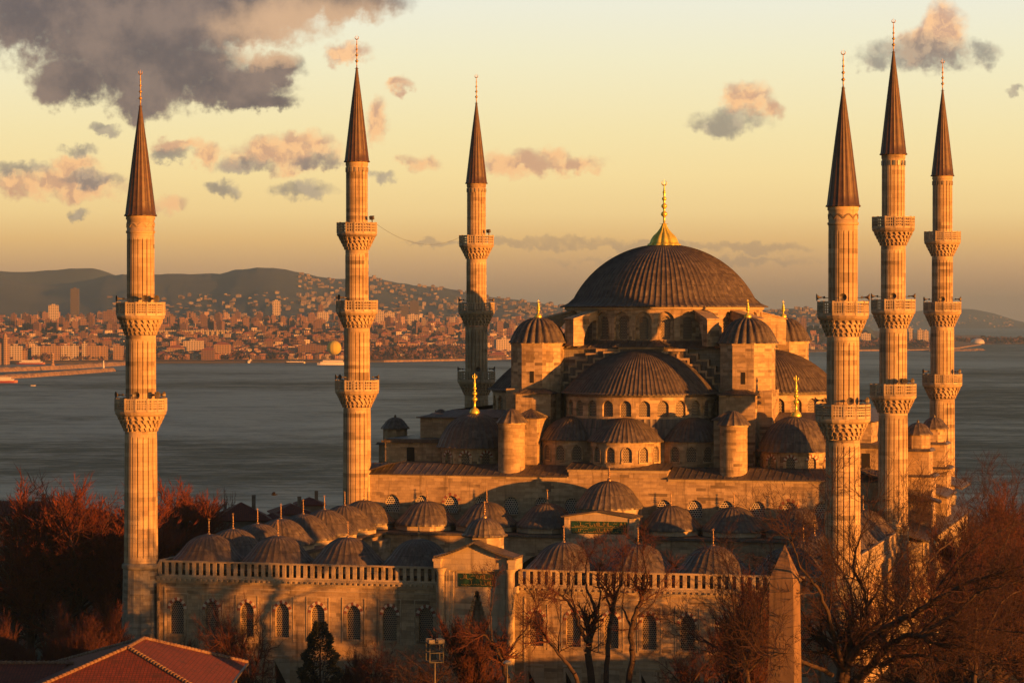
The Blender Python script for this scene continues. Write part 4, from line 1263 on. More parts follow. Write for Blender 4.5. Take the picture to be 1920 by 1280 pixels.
M_LAND = land_mat('shore_earth', (.09, .05, .035), (.15, .09, .055)); M_QUAY = land_mat('quay_rubble', (.30, .20, .12), (.18, .11, .07), .15)
M_HILL = land_mat('haze_tinted_scrub', (.032, .060, .075), (.045, .07, .075), .004)  # blue put into the scrub colour in place of skylight and haze
mb = MB(); rows = []
pxs = [-3200 + 40 * i for i in range(127)]
for s in [0, 1, 12, 60, 200, 500, 900, 1500, 2200, 3200]:
    rows.append([mb.V(at(px, interp(SHORE, px) + s, (SEA - 1 if s == 0 else SEA + 3.0 if s == 1 else land_z(px, interp(SHORE, px) + s)))) for px in pxs])
for k in range(len(rows) - 1):
    for i in range(len(pxs) - 1): mb.F((rows[k][i], rows[k][i + 1], rows[k + 1][i + 1], rows[k + 1][i]), (1 if 680 < pxs[i] < 1000 or pxs[i] > 1580 else 2) if k < 2 else 0)
tag(mb.build('far_shore_land', [M_LAND, M_QUAY, simple('dark_quay', (.05, .035, .028), .9)]), None, None, None, 'structure')


def ridge(name, prof, Yr, Yb, zb, mat, jit=2.0, x0=-3200, x1=4400, step=14):
    mb = MB(); rnd = random.Random(len(prof)); n = int((x1 - x0) / step); rows = []
    for k in range(9):
        q = k / 7; row = []
        for i in range(n + 1):
            px = x0 + i * step; zr = hz(interp(prof, px), Yr)
            Y = Yb + (Yr - Yb) * min(q, 1.0) if k < 8 else Yr + 1200
            zl = min(zb, zr); e = zl + (zr - zl) * (min(q, 1) ** 1.15) if k < 8 else zl
            if 0 < k < 8: e += rnd.uniform(-1, 1) * jit * (1 + 2 * (1 - q)) + 6 * sin(px * .03 + k * 1.7) * (1 - q)
            row.append(mb.V(at(px, Y, e)))
        rows.append(row)
    for k in range(8):
        for i in range(n): mb.F((rows[k][i], rows[k][i + 1], rows[k + 1][i + 1], rows[k + 1][i]), 0, True)
    tag(mb.build(name, [mat]), None, None, None, 'structure')


PROF_B = [(-700, 540), (-100, 521), (0, 521), (30, 527), (75, 533), (110, 533), (150, 528), (190, 519), (230, 515), (290, 514), (410, 513), (440, 506), (480, 502), (520, 503), (560, 510), (600, 519), (640, 523), (700, 520), (740, 530), (780, 535),
          (820, 538), (860, 545), (900, 553), (950, 560), (1000, 567), (1050, 573), (1100, 577), (1300, 582), (1440, 581), (1500, 577), (1545, 583), (1590, 594), (1625, 612), (1665, 645), (1720, 665), (4400, 665)]
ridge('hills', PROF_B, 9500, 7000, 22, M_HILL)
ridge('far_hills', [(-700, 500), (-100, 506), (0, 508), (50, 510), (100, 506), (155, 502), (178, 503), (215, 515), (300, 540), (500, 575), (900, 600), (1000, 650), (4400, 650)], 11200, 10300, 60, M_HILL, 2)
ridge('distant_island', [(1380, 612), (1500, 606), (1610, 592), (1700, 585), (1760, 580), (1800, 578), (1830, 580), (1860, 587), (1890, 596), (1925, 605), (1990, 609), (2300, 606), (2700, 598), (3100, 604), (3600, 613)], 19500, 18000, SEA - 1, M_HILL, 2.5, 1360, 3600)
# low spit and breakwaters
def mole(name, pts, w, h, mat, label=None, kind='structure', step=14):
    mb = MB(); rnd = random.Random(3); L = []
    for (a, b) in zip(pts[:-1], pts[1:]):
        d = (b - a).length; n = max(2, int(d / step))
        for i in range(n): L.append(a.lerp(b, i / n))
    L.append(pts[-1]); rows = []
    for i, p in enumerate(L):
        d = (L[min(i + 1, len(L) - 1)] - L[max(i - 1, 0)]); d.z = 0; d.normalize(); s = Vector((-d.y, d.x, 0))
        j = lambda a: rnd.uniform(-a, a)
        t = 1 if 0 < i < len(L) - 1 else .3
        rows.append([mb.V(p + s * (o * w * t + j(w * .08)) + Vector((0, 0, z * t + j(h * .1)))) for o, z in ((-1, -1.5), (-.8, h * .35), (-.55, h * .85), (0, h), (.55, h * .8), (1, -1.5))])
    for a, b in zip(rows[:-1], rows[1:]):
        for i in range(5): mb.F((a[i], a[i + 1], b[i + 1], b[i]))
    o = mb.build(name, [mat])
    tag(o, label, 'breakwater' if label else None, None, None if label else kind); return o
sea = lambda px, row: at(px, (CH - SEA) * FPX / (row - 594), SEA)
mole('breakwater', [sea(-700, 722), sea(-250, 706), sea(-20, 697.5), sea(100, 693), sea(246, 683.5)], 9, 6.5, M_QUAY, 'longer rubble breakwater crossing the water beyond the leftmost minaret')
mole('breakwater', [sea(-620, 742), sea(-250, 722), sea(30, 708.5), sea(120, 702.5), sea(212, 695.5)], 9, 5.5, M_QUAY, 'shorter rubble breakwater with a small white light at its tip')
mole('spit', [sea(1740, 659), sea(1790, 658), sea(1834, 656.5)], 26, 5, M_QUAY)
mole('island_strip', [sea(1560, 649), sea(1790, 645.5), sea(1860, 644.5), sea(2200, 643)], 60, 5, M_LAND, None, 'structure', 60)


# ------------------------------------------------------------------ the city across the water
def blk(mb, px, Y, z, w, d, h, roof=0, yaw=0.0, mw=0, mr=1, sub=True):
    """block with plinth, roof: 0 flat with parapet box, 1 hipped"""
    c = at(px, Y, 0); mb.M = Matrix.Translation((c.x, c.y, z)) @ rots(YAW + yaw)
    a = [(-w / 2, -d / 2), (w / 2, -d / 2), (w / 2, d / 2), (-w / 2, d / 2)]
    b0 = [mb.V((x, y, -6)) for x, y in a]; b1 = [mb.V((x, y, h)) for x, y in a]
    for i in range(4):
        j = (i + 1) % 4; L = w if i % 2 == 0 else d
        mb.F((b0[i], b0[j], b1[j], b1[i]), mw, False, [(0, -6), (L, -6), (L, h), (0, h)])
    if roof:
        o = 1.04; rr = min(w, d) * .42; e = [mb.V((x * o, y * o, h)) for x, y in a]
        rx = max(0, (w - d) / 2); ry = max(0, (d - w) / 2)
        t0, t1 = mb.V((-rx, -ry, h + rr * .6)), mb.V((rx, ry, h + rr * .6))
        if w >= d: fs = [(e[0], e[1], t1, t0), (e[1], e[2], t1), (e[2], e[3], t0, t1), (e[3], e[0], t0)]
        else: fs = [(e[0], e[1], t0), (e[1], e[2], t1, t0), (e[2], e[3], t1), (e[3], e[0], t0, t1)]
        for f in fs: mb.F(f, mr)
    else:
        mb.F(b1, mr)
        if sub: mb.box(-w * .2, w * .15, -d * .2, d * .2, h, h + 3, mw)
    mb.M = None


CITY = []
def named(px, Y, w, h, mat, label, roof=0, d=None, name='apartment_block', yaw=.0, ztop=None, cat='building'):
    z = land_z(px, Y) if ztop is None else ztop - h
    mb = MB(); blk(mb, px, Y, z, w, d or w * .7, h, roof, yaw)
    tag(mb.build(name, [mat, M_CROOF]), label, cat)


S0 = lambda px: interp(SHORE, px)
wf = lambda x0, x1, top, mat, label, roof=0, back=40, **k: named((x0 + x1) / 2, S0((x0 + x1) / 2) + back, (x1 - x0) / FPX * (S0((x0 + x1) / 2) + back), hz(top, S0((x0 + x1) / 2) + back) - land_z((x0 + x1) / 2, S0((x0 + x1) / 2) + back), mat, label, roof, **k)
wf(18, 41, 648, M_PALE, 'white striped waterfront block beside the towered station')
wf(42, 51, 657, M_OCHRE, 'low ochre waterfront building right of the white striped block')
wf(60, 75, 649, M_PALE, 'first pale square waterfront block right of the dark gap')
wf(77, 88, 650, M_OCHRE, 'narrow ochre waterfront block beside the pale square block')
wf(89, 112, 648, M_OCHRE, 'wide ochre waterfront block with a mottled front')
wf(115, 131, 648, M_PALE, 'pale waterfront block, left one of a matching pair')
wf(133, 147, 648, M_PALE, 'pale waterfront block, right one of a matching pair')
wf(154, 163, 643, M_PALE, 'slender pale waterfront tower in vertical stripes')
wf(163, 188, 648, M_OCHRE, 'broad ochre waterfront building right of the slender striped tower')
wf(189, 202, 649, M_OCHRE, 'square ochre waterfront building next to a low white shed')
wf(213, 231, 648, M_OCHRE, 'waterfront block half hidden behind the leftmost minaret')
wf(345, 381, 639, M_PALE, 'bright white angular building with long window bands above the quay', 0, 160)
wf(378, 402, 656, M_CITY, 'small red and white building on the quay', 1, 30)
wf(402, 432, 646, M_OCHRE, 'brown quay building left of the docked white boat', 1, 60)
wf(314, 345, 652, M_OCHRE, 'brown waterfront building right of the leftmost minaret', 1, 90)
wf(928, 962, 636, M_PALE, 'bright white apartment row above the shore left of the hall', 0, 120, yaw=.2)
wf(917, 950, 665, M_CITY, 'long low red shed on the shore left of the hall', 1, 25)
wf(560, 610, 647, M_CITY, 'dark red pillared building behind the yellow balloon', 0, 120)
wf(1702, 1712, 615, M_PALE, 'pale tower block with a water tank between the two right minarets', 0, 260)
wf(1720, 1731, 618, M_PALE, 'stepped white apartments on the right shore, left pair', 0, 240)
wf(1731, 1741, 620, M_PALE, 'stepped white apartments on the right shore, right end', 0, 200)
wf(1613, 1632, 625, M_PALE, 'low white hall among trees on the right shore', 0, 200)
for (x0, x1, top, bot, lab) in ((133, 148, 541, 580, 'lone dark skyscraper fading in the haze below the left hills'), (769, 785, 564, 596, 'taller one of the two dark towers above the city'), (753, 767, 575, 596, 'shorter one of the two dark towers above the city')):
    Y = 6900; named((x0 + x1) / 2, Y, (x1 - x0) / FPX * Y, hz(top, Y) - hz(bot + 6, Y), M_DTOWER, lab, 0, None, 'tower_block', 0, hz(top, Y), 'tower block')
for (x0, x1, top, bot, lab) in ((131, 144, 598, 626, 'pale tower block, left of a close pair above the station'), (146, 159, 597, 626, 'pale tower block, right of a close pair above the station'), (193, 219, 583, 612, 'wide tower block with a dark left side by the leftmost minaret'),
                                (91, 110, 572, 590, 'pale slab block on the skyline of the left city'), (595, 616, 585, 610, 'pale stepped slab block left of the hall-front minaret'), (704, 721, 583, 605, 'pale striped slab right of the hall-front minaret'), (764, 784, 590, 606, 'bright white slab below the two dark towers'),
                                (722, 741, 585, 606, 'second pale slab right of the hall-front minaret'), (1500, 1512, 596, 615, 'tall flats just left of the obelisk-side minaret'), (597, 606, 572, 588, 'thin brown tower on the skyline near the middle minaret'), (511, 526, 564, 580, 'pale hazy slab at the foot of the highest hill')):
    Y = 6000; named((x0 + x1) / 2, Y, (x1 - x0) / FPX * Y * .92, hz(top, Y) - hz(bot + 6, Y), M_PALE if 'pale' in lab or 'white' in lab else M_CITY, lab, 0, None, 'tower_block', 0, hz(top, Y), 'tower block')
mb = MB(); c = at(364, 5150); z = hz(621, 5150)
mb.M = Matrix.Translation((c.x, c.y, z)) @ rots(YAW)
mb.box(-66, 66, -12, 12, -12, 0, 0); mb.box(-70, 70, -16, 16, .05, 2.5, 0)
for i in range(14): mb.box(-64 + i * 9.8, -63 + i * 9.8, -15, -13, -12, 0, 0)
mb.M = None
tag(mb.build('stadium_stand', [M_PALE]), 'long pale flat-roofed stand stretching right of the leftmost minaret', 'stand')
# station with two corner towers at the left edge
mb = MB(); Y = 4330; c = at(2, Y); mb.M = Matrix.Translation((c.x, c.y, SEA + 3)) @ rots(YAW)
mb.box(-30, 10, -8, 22, -4, 31, 0)
for x in (-30, 8):
    mb.lathe([(4, -4), (4, 38), (4.6, 38.2), (3.6, 42), (1.2, 47), (.1, 50)], 10, x, -8, m=0, sm=False)
rf = [(-31, -9, 31), (11, -9, 31), (11, 23, 31), (-31, 23, 31)]
t0, t1 = (-20, 7, 43), (0, 7, 43)
mb.poly([rf[0], rf[1], t1, t0], 1); mb.poly([rf[1], rf[2], t1], 1); mb.poly([rf[2], rf[3], t0, t1], 1); mb.poly([rf[3], rf[0], t0], 1)
mb.M = None
tag(mb.build('railway_station', [M_OCHRE, M_CROOF]), 'big brown station with corner towers at the left edge of the city', 'station')

rnd = random.Random(11)
lst = []
for i in range(13000):
    px = rnd.uniform(-60, 1000) if rnd.random() < .93 else rnd.uniform(1000, 1570)
    s = 40 + 3000 * rnd.random() ** 1.35
    Y = S0(px) + s; tall = rnd.random()
    w = rnd.uniform(6, 12.5); h = rnd.uniform(4, 8.5)
    roof = rnd.random() < .62
    if tall > .80 and s > 250: h = rnd.uniform(9, 17); w = rnd.uniform(10, 17); roof = rnd.random() < .2
    if tall > .97 and s > 700: h = rnd.uniform(20, 33); w = rnd.uniform(10, 15); roof = False
    if s < 200 and px < 300: continue
    if 690 < px < 880 and s < 260 and rnd.random() < .75: continue
    lst.append((px, Y, w, rnd.uniform(.55, 1.1) * w, h, roof, rnd.uniform(-.5, .5)))
lst.sort(key=lambda a: -(a[2] * a[4]) / a[1] ** 2)
for i in range(8000):
    px = rnd.uniform(-2600, -60); s = 40 + 3000 * rnd.random() ** 1.35; w = rnd.uniform(7, 16); lst.append((px, S0(px) + s, w, w * rnd.uniform(.6, 1.1), rnd.uniform(5, 17), rnd.random() < .55, rnd.uniform(-.5, .5)))
rest = MB(); k = 0
LAB = {0: ('low_house', 'low red-roofed house among many on the slopes across the water', 'house', 'low houses across the water'),
       1: ('apartment_block', 'flat-roofed apartment block among many on the slopes across the water', 'building', 'apartment blocks across the water'),
       2: ('tower_block', 'tall flat-roofed tower block among many rising over the far city', 'tower block', 'tower blocks across the water')}
for (px, Y, w, d, h, roof, yw) in lst:
    z = land_z(px, Y)
    if k < 230 and -10 < px < 985:
        mb = MB(); blk(mb, px, Y, z, w, d, h, roof, yw)
        q = 2 if h > 18 else 0 if roof else 1
        nm, lb, ct, gp = LAB[q]
        if roof: lb = lb if h < 13 else 'tall red-roofed block among many on the slopes across the water'
        o = mb.build(nm, [M_CITY, M_CROOF]); tag(o, lb, ct, gp); k += 1
    else: blk(rest, px, Y, z, w, d, h, roof, yw, sub=False)
# tiny white houses on the hill slopes and the island
hillh = MB()
def slope_dots(n, prof, Yr, Yb, zb, x0, x1, lo, hi, dens=None):
    for i in range(n):
        px = rnd.uniform(x0, x1)
        if dens and rnd.random() > dens(px): continue
        q = rnd.uniform(lo, hi); Y = Yb + (Yr - Yb) * q; zr = hz(interp(prof, px), Yr); z = zb + (zr - zb) * q ** 1.15
        w = rnd.uniform(8, 15); blk(hillh, px, Y, z, w, w, rnd.uniform(4, 9), rnd.random() < .4, rnd.uniform(-.5, .5), sub=False)
slope_dots(900, PROF_B, 9500, 7000, 22, 560, 1560, .1, 1.0)
slope_dots(200, PROF_B, 9500, 7000, 22, 200, 620, .02, .55)
slope_dots(200, [(1380, 612), (1610, 592), (1700, 585), (1800, 579), (1860, 587), (1925, 605), (2200, 614)], 19500, 18000, -36, 1500, 1900, .15, .85)
tag(rest.build('distant_city', [M_CITY, M_CROOF]), 'mass of small far buildings covering the slopes across the water', 'city', None, 'stuff')
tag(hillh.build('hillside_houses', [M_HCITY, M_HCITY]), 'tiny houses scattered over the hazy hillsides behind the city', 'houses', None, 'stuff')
# scrub and trees on the far shore
mb = MB()
def clump(px, Y, z, r):
    c = at(px, Y, z)
    for i in range(5):
        o = Vector((rnd.gauss(0, .45), rnd.gauss(0, .45), rnd.uniform(.2, .8))) * r; p = c + o; s_ = r * rnd.uniform(.3, .6)
        v = [mb.V(p + Vector((rnd.uniform(-1, 1), rnd.uniform(-1, 1), rnd.uniform(-.8, 1))) * s_) for _ in range(5)]
        for f in ((0, 1, 2), (0, 2, 3), (1, 3, 4), (0, 1, 4), (2, 3, 4), (1, 2, 4)): mb.F([v[q] for q in f])
for i in range(1700):
    px = rnd.uniform(-40, 990); Y = S0(px) + 30 + 1800 * rnd.random() ** 1.5; clump(px, Y, land_z(px, Y), rnd.uniform(5, 10))
for i in range(420):
    px = rnd.uniform(690, 880); Y = S0(px) + rnd.uniform(15, 260); clump(px, Y, land_z(px, Y), rnd.uniform(6, 10))
for i in range(700):
    px = rnd.uniform(1560, 1750); Y = S0(px) + 10 + 400 * rnd.random(); clump(px, Y, land_z(px, Y) + (4 if px > 1600 else 0), rnd.uniform(6, 11))
for i in range(260):
    px = rnd.uniform(1600, 1930); Y = 7560 + rnd.uniform(0, 60); clump(px, Y, SEA + 4, rnd.uniform(9, 17))
tag(mb.build('far_shore_trees', [simple('brown_scrub', (.11, .045, .026), .95, 0, .02, (.07, .035, .024))]), 'reddish bare trees scattered between the buildings on the far shore', 'trees', None, 'stuff')
# white domed hall on the island strip
mb = MB(); c = at(1833, 7450, SEA + 5); mb.M = Matrix.Translation(c) @ rots(YAW)
mb.lathe([(19, -2), (19, 3), (17.5, 6.5), (13.5, 10), (7, 12.4), (.1, 13.2)], 24); mb.M = None
tag(mb.build('domed_hall', [simple('white_roof', (.55, .5, .44), .5)]), 'small white domed hall on the low shore at the right', 'building')
# beacon on each mole
mb = MB(); mb.lathe([(1.6, 0), (1.3, 3), (.8, 9), (1.0, 9.2), (1, 10.5), (.1, 11.8)], 10)
tag(mb.build('beacon', [simple('white_paint', (.75, .68, .6), .6)], None, sea(194, 696.5) + Vector((0, 0, 4))), 'small white beacon at the tip of the shorter breakwater', 'beacon')
mb = MB(); mb.lathe([(4.4, 0), (3.2, 2), (2.2, 5), (1.9, 15), (2.3, 15.3), (2.1, 19), (.1, 20.5)], 10)
tag(mb.build('beacon', [M_OCHRE], None, sea(94, 693.2) + Vector((0, 8, 5))), 'stout brown beacon tower on the longer breakwater', 'beacon')

# ------------------------------------------------------------------ boats, balloon
M_WHITEP = simple('white_boat_paint', (.72, .66, .60), .5); M_HULLR = simple('red_hull', (.25, .04, .025), .5); M_BAND = simple('window_band', (.05, .04, .04), .3)


def boat(name, p, L, label, rz, decks=2, hull=M_HULLR, cat='boat', fun=True):
    t = empty(name, p, rz); tag(t, label, cat)
    mb = MB(); n = 12; Wd = L * .17; hh = L * .055; rows = []
    for i in range(n + 1):
        q = i / n; w = Wd / 2 * min(1, (1 - abs(2 * q - 1) ** 3.2)) ** .7 + .05; sh = hh * (1 + .35 * abs(2 * q - 1) ** 2)
        rows.append([mb.V((-L / 2 + L * q, y, z)) for y, z in ((-w, sh), (-w * .85, -.5), (w * .85, -.5), (w, sh))])
    for a, b in zip(rows[:-1], rows[1:]):
        for i in range(3): mb.F((a[i], a[i + 1], b[i + 1], b[i]))
        mb.F((a[3], a[0], b[0], b[3]))
    mb.build('hull', [hull], t)
    mb = MB(); z = hh * 1.05
    for k in range(decks):
        f = .80 - .16 * k; w = Wd * (.42 - .05 * k)
        mb.box(-L / 2 * f, L / 2 * f, -w, w, z, z + L * .03, 0); mb.box(-L / 2 * f + .3, L / 2 * f - .3, -w - .02 + .1, w - .08, z + L * .03, z + L * .042, 1)
        mb.box(-L / 2 * f - .4, L / 2 * f + .4, -w - .3, w + .3, z + L * .042, z + L * .05, 0); z += L * .05
    mb.build('superstructure', [M_WHITEP, M_BAND], t)
    if fun:
        mb = MB(); mb.lathe([(L * .03, z - .1), (L * .026, z + L * .07), (L * .02, z + L * .075)], 10, L * .06, 0); mb.tube((-L * .2, 0, z), (-L * .2, 0, z + L * .1), .15, .08, 5); mb.build('funnel', [hull], t)
    return t


boat('ferry', sea(-3, 717.5), 62 * .72, 'white double-decked ferry with a red hull at the left edge of the water', YAW + PI + .05, 2)
boat('ferry', sea(58, 683), 46, 'white ferry moored inside the harbour behind the long breakwater', YAW, 2)
boat('catamaran_ferry', sea(624, 684), 50, 'large white ferry at the quay below the yellow balloon', YAW + .1, 2, M_WHITEP, 'boat', False)
boat('ferry', sea(469, 680), 24, 'white ferry seen end-on leaving the far quay', YAW + 1.35, 3, M_WHITEP)
boat('moored_boat', sea(553, 681), 34, 'long low boat moored left of the large white ferry', YAW, 1, M_BAND)
boat('moored_boat', sea(113, 677), 15, 'small white boat moored in front of the waterfront blocks, left one', YAW, 2, M_WHITEP)
boat('moored_boat', sea(133, 677), 15, 'small white boat moored in front of the waterfront blocks, right one', YAW, 2, M_WHITEP)
boat('small_boat', sea(62, 723), 6, 'tiny white motor boat alone on the water near the ferry', YAW + .3, 1, M_WHITEP, 'boat', False)
mb = MB(); a, b = sea(30, 717.6), sea(236, 708); d = (b - a).normalized(); s_ = Vector((-d.y, d.x, 0)); n = 40; rows = []
for i in range(n + 1):
    q = i / n; p = a.lerp(b, q); w = 3.0 + 5 * q + random.uniform(-1, 1); rows.append((mb.V(p - s_ * w * .5 + Vector((0, 0, .05))), mb.V(p + s_ * w * .5 + Vector((0, 0, .05)))))
for (p, q), (r, s2) in zip(rows[:-1], rows[1:]): mb.F((p, q, s2, r))
tag(mb.build('wake', [simple('foam', (.32, .33, .31), .8, 0, .08, (.08, .1, .1))]), 'pale wake trailing over the water behind the left ferry', 'wake', None, 'stuff')
bl = empty('balloon', at(626.5, 4480, hz(652, 4480))); tag(bl, 'big yellow tethered balloon over the far quay', 'balloon')
mb = MB(); rb = 13.5 / FPX * 4480
mb.lathe([(max(.02, rb * sin(PI * i / 20)), -rb * cos(PI * i / 20)) for i in range(21)], 1, angs=[2 * PI * i / 96 for i in range(97)], rad=lambda i, r: -.02 * r * (1 - abs(sin(i * PI / 8))))
mb.build('envelope', [simple('yellow_fabric', (.55, .42, .02), .7)], bl)
mb = MB(); mb.lathe([(3, -rb - 8), (3.4, -rb - 8), (3.4, -rb - 6.6), (3, -rb - 6.6), (3, -rb - 8)], 16)
for i in range(10): a = 2 * PI * i / 10; mb.tube((3.2 * cos(a), 3.2 * sin(a), -rb - 6.6), (rb * .55 * cos(a), rb * .55 * sin(a), -rb * .84), .1, .1, 4)
mb.tube((0, 0, -rb - 7), (0, 0, SEA - bl.location.z + 3), .12, .12, 4)
mb.build('gondola', [M_BAND], bl)

# ------------------------------------------------------------------ trees
def grow(tr, cr, p, d, L, r, lvl, mx, rn, cfg):
    n = 5 if lvl == 0 else 4 if lvl < mx else 2
    st = L / n; p = p.copy(); d = d.copy(); r0 = r
    wob = cfg['wob'] * (1 if lvl else .35); up = cfg['up'] if lvl else .05
    for i in range(n):
        d = (d + Vector((rn.gauss(0, wob), rn.gauss(0, wob), rn.gauss(0, wob) + up))).normalized()
        r2 = r0 * (1 - cfg['tap'] * (i + 1) / n) if lvl < mx or i < n - 1 else 0
        r2 = max(r2, cfg['rmin'] * .7) if r2 else 0
        q = p + d * st
        (tr if lvl < 2 else cr).tube(p, q, r, r2, 8 if lvl == 0 else 5 if lvl == 1 else 3)
        p, r = q, r2
        if lvl < mx and (lvl > 0 or i >= cfg['first']):
            k = cfg['br'][lvl]; k = int(k) + (rn.random() < k - int(k))
            for _ in range(k):
                ax = d.orthogonal().normalized(); ax.rotate(Matrix.Rotation(rn.uniform(0, 2 * PI), 3, d))
                an = R(rn.uniform(*cfg['ang'])); nd = d * cos(an) + ax * sin(an)
                grow(tr, cr, p, nd, L * cfg['len'] * rn.uniform(.7, 1.15), max(cfg['rmin'], r * rn.uniform(.5, .72)), lvl + 1, mx, rn, cfg)
    if lvl < mx and lvl > 0:
        grow(tr, cr, p, d, L * .6, max(cfg['rmin'], r), lvl + 1, mx, rn, cfg)


def make_tree(name, seed, H, cfg, mt, loc=(0, 0, 0), lean=(0, 0)):
    rn = random.Random(seed); tr, cr = MB(), MB()
    grow(tr, cr, Vector((0, 0, -.5)), Vector((lean[0], lean[1], 1)).normalized(), H * cfg['trunk'], H * cfg['rad'], 0, cfg['mx'], rn, cfg)
    zs = max(v[2] for v in cr.v); k = H / zs
    tr.v = [(x * k, y * k, z * k) for x, y, z in tr.v]; cr.v = [(x * k, y * k, z * k) for x, y, z in cr.v]
    t = empty(name, loc)
    tr.build('trunk', [M_BARK], t); cr.build('crown', [mt], t)
    t['h'] = H
    return t


PLANE = dict(wob=.15, up=.05, tap=.45, first=1, br=[2.0, 1.5, 1.7, 1.6], ang=(28, 62), len=.58, rmin=.02, trunk=.56, rad=.028, mx=4)
SPREAD = dict(wob=.17, up=.02, tap=.5, first=1, br=[2.4, 1.6, 1.8, 1.5], ang=(35, 75), len=.60, rmin=.022, trunk=.5, rad=.026, mx=4)
BUSHY = dict(wob=.10, up=.14, tap=.5, first=2, br=[3.6, 2.6, 2.4, 2.0], ang=(18, 45), len=.55, rmin=.026, trunk=.5, rad=.02, mx=4)
POPLAR = dict(wob=.06, up=.22, tap=.75, first=1, br=[4.2, 2.0, 1.8], ang=(12, 28), len=.36, rmin=.03, trunk=.88, rad=.012, mx=3)
KINDS_T = {}
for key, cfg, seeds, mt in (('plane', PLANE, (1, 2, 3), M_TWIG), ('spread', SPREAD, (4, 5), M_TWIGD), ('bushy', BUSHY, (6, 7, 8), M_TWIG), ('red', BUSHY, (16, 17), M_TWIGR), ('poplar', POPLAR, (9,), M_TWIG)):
    KINDS_T[key] = [[s, cfg, mt, None] for s in seeds]


def tree(kind, px, Y, top, label, group, z=None, w=1.0, var=0, rz=0, lean=(0, 0), name='bare_tree'):
    k = KINDS_T[kind][var % len(KINDS_T[kind])]
    z = ground_z(Y) if z is None else z
    H = hz(top, Y) - z
    if k[3] is None: k[3] = make_tree(name, k[0], 18, k[1], k[2]); t = k[3]
    else: t = dup(k[3])
    t.name = name
    t.location = at(px, Y, z); s_ = H / 18; t.scale = (s_ * w, s_ * w, s_); t.rotation_euler = (lean[0], lean[1], rz)
    tag(t, label, 'tree', group); return t


G1, G2, G3, G4 = 'bare trees in front of the forecourt wall', 'leafless trees on the left slope', 'reddish bare trees at the right edge', 'bushy pollards at the lower left'
tree('plane', 1300, 258, 1120, 'thin bare tree in front of the single clear window right of the portal', G1, var=2, rz=2.2, w=.8)
tree('bushy', 1385, 250, 1040, 'dense reddish bare tree just left of the obelisk', G1, var=1, rz=.7, w=.8)
tree('bushy', 1425, 262, 1060, 'second dense reddish bare tree touching the obelisk on its left', G1, var=2, rz=2.0, w=.7)
tree('bushy', 878, 264, 1130, 'reddish shrubby tree at the foot of the portal', G1, var=0, rz=1.0, w=.9)
tree('spread', 800, 262, 1165, 'low dark bare tree left of the portal behind the square lamp', G1, var=0, rz=.4)
tree('plane', 705, 280, 1185, 'small bare tree by the dark doorway left of the portal', G1, var=0, rz=5.0)
tree('plane', 408, 281, 1105, 'slim bare tree before the left end of the forecourt wall, first of three', G1, var=2, rz=.5, w=.6, lean=(0, .1))
tree('plane', 440, 283, 1100, 'slim bare tree leaning right before the forecourt wall, second of three', G1, var=1, rz=1.9, w=.55, lean=(0, .18))
tree('plane', 490, 279, 1115, 'slim bare tree leaning right before the forecourt wall, third of three', G1, var=0, rz=3.3, w=.6, lean=(0, .25))
tree('bushy', 665, 284, 1210, 'reddish bush beside the dark conifer', G1, var=1, w=1.1)
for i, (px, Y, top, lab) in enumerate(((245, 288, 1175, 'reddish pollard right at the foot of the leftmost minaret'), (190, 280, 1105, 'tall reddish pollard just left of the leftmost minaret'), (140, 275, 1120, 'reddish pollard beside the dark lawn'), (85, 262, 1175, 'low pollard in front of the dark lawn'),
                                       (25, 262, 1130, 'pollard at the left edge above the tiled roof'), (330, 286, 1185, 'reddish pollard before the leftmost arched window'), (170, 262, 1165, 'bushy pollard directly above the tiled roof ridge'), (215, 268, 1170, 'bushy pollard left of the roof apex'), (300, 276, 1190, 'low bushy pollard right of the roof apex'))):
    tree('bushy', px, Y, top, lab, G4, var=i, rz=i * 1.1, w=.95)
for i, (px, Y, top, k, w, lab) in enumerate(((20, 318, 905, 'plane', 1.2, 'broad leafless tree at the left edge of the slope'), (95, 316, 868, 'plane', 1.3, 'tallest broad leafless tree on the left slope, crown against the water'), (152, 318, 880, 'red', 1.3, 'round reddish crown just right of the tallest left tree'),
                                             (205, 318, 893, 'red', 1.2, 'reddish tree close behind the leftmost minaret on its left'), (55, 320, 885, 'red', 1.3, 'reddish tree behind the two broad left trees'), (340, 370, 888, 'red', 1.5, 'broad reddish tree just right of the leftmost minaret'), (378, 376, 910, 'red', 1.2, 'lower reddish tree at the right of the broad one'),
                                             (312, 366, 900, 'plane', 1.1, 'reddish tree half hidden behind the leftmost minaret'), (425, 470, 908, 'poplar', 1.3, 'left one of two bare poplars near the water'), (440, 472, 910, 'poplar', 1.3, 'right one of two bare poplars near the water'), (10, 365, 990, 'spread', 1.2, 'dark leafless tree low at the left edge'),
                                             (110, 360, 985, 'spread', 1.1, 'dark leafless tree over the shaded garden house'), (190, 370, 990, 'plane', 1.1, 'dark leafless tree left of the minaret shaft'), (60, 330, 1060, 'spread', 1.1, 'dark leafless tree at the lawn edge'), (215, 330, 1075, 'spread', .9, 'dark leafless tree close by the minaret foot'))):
    tree(k, px, Y, top, lab, G2, var=i, rz=i * .9, w=w)
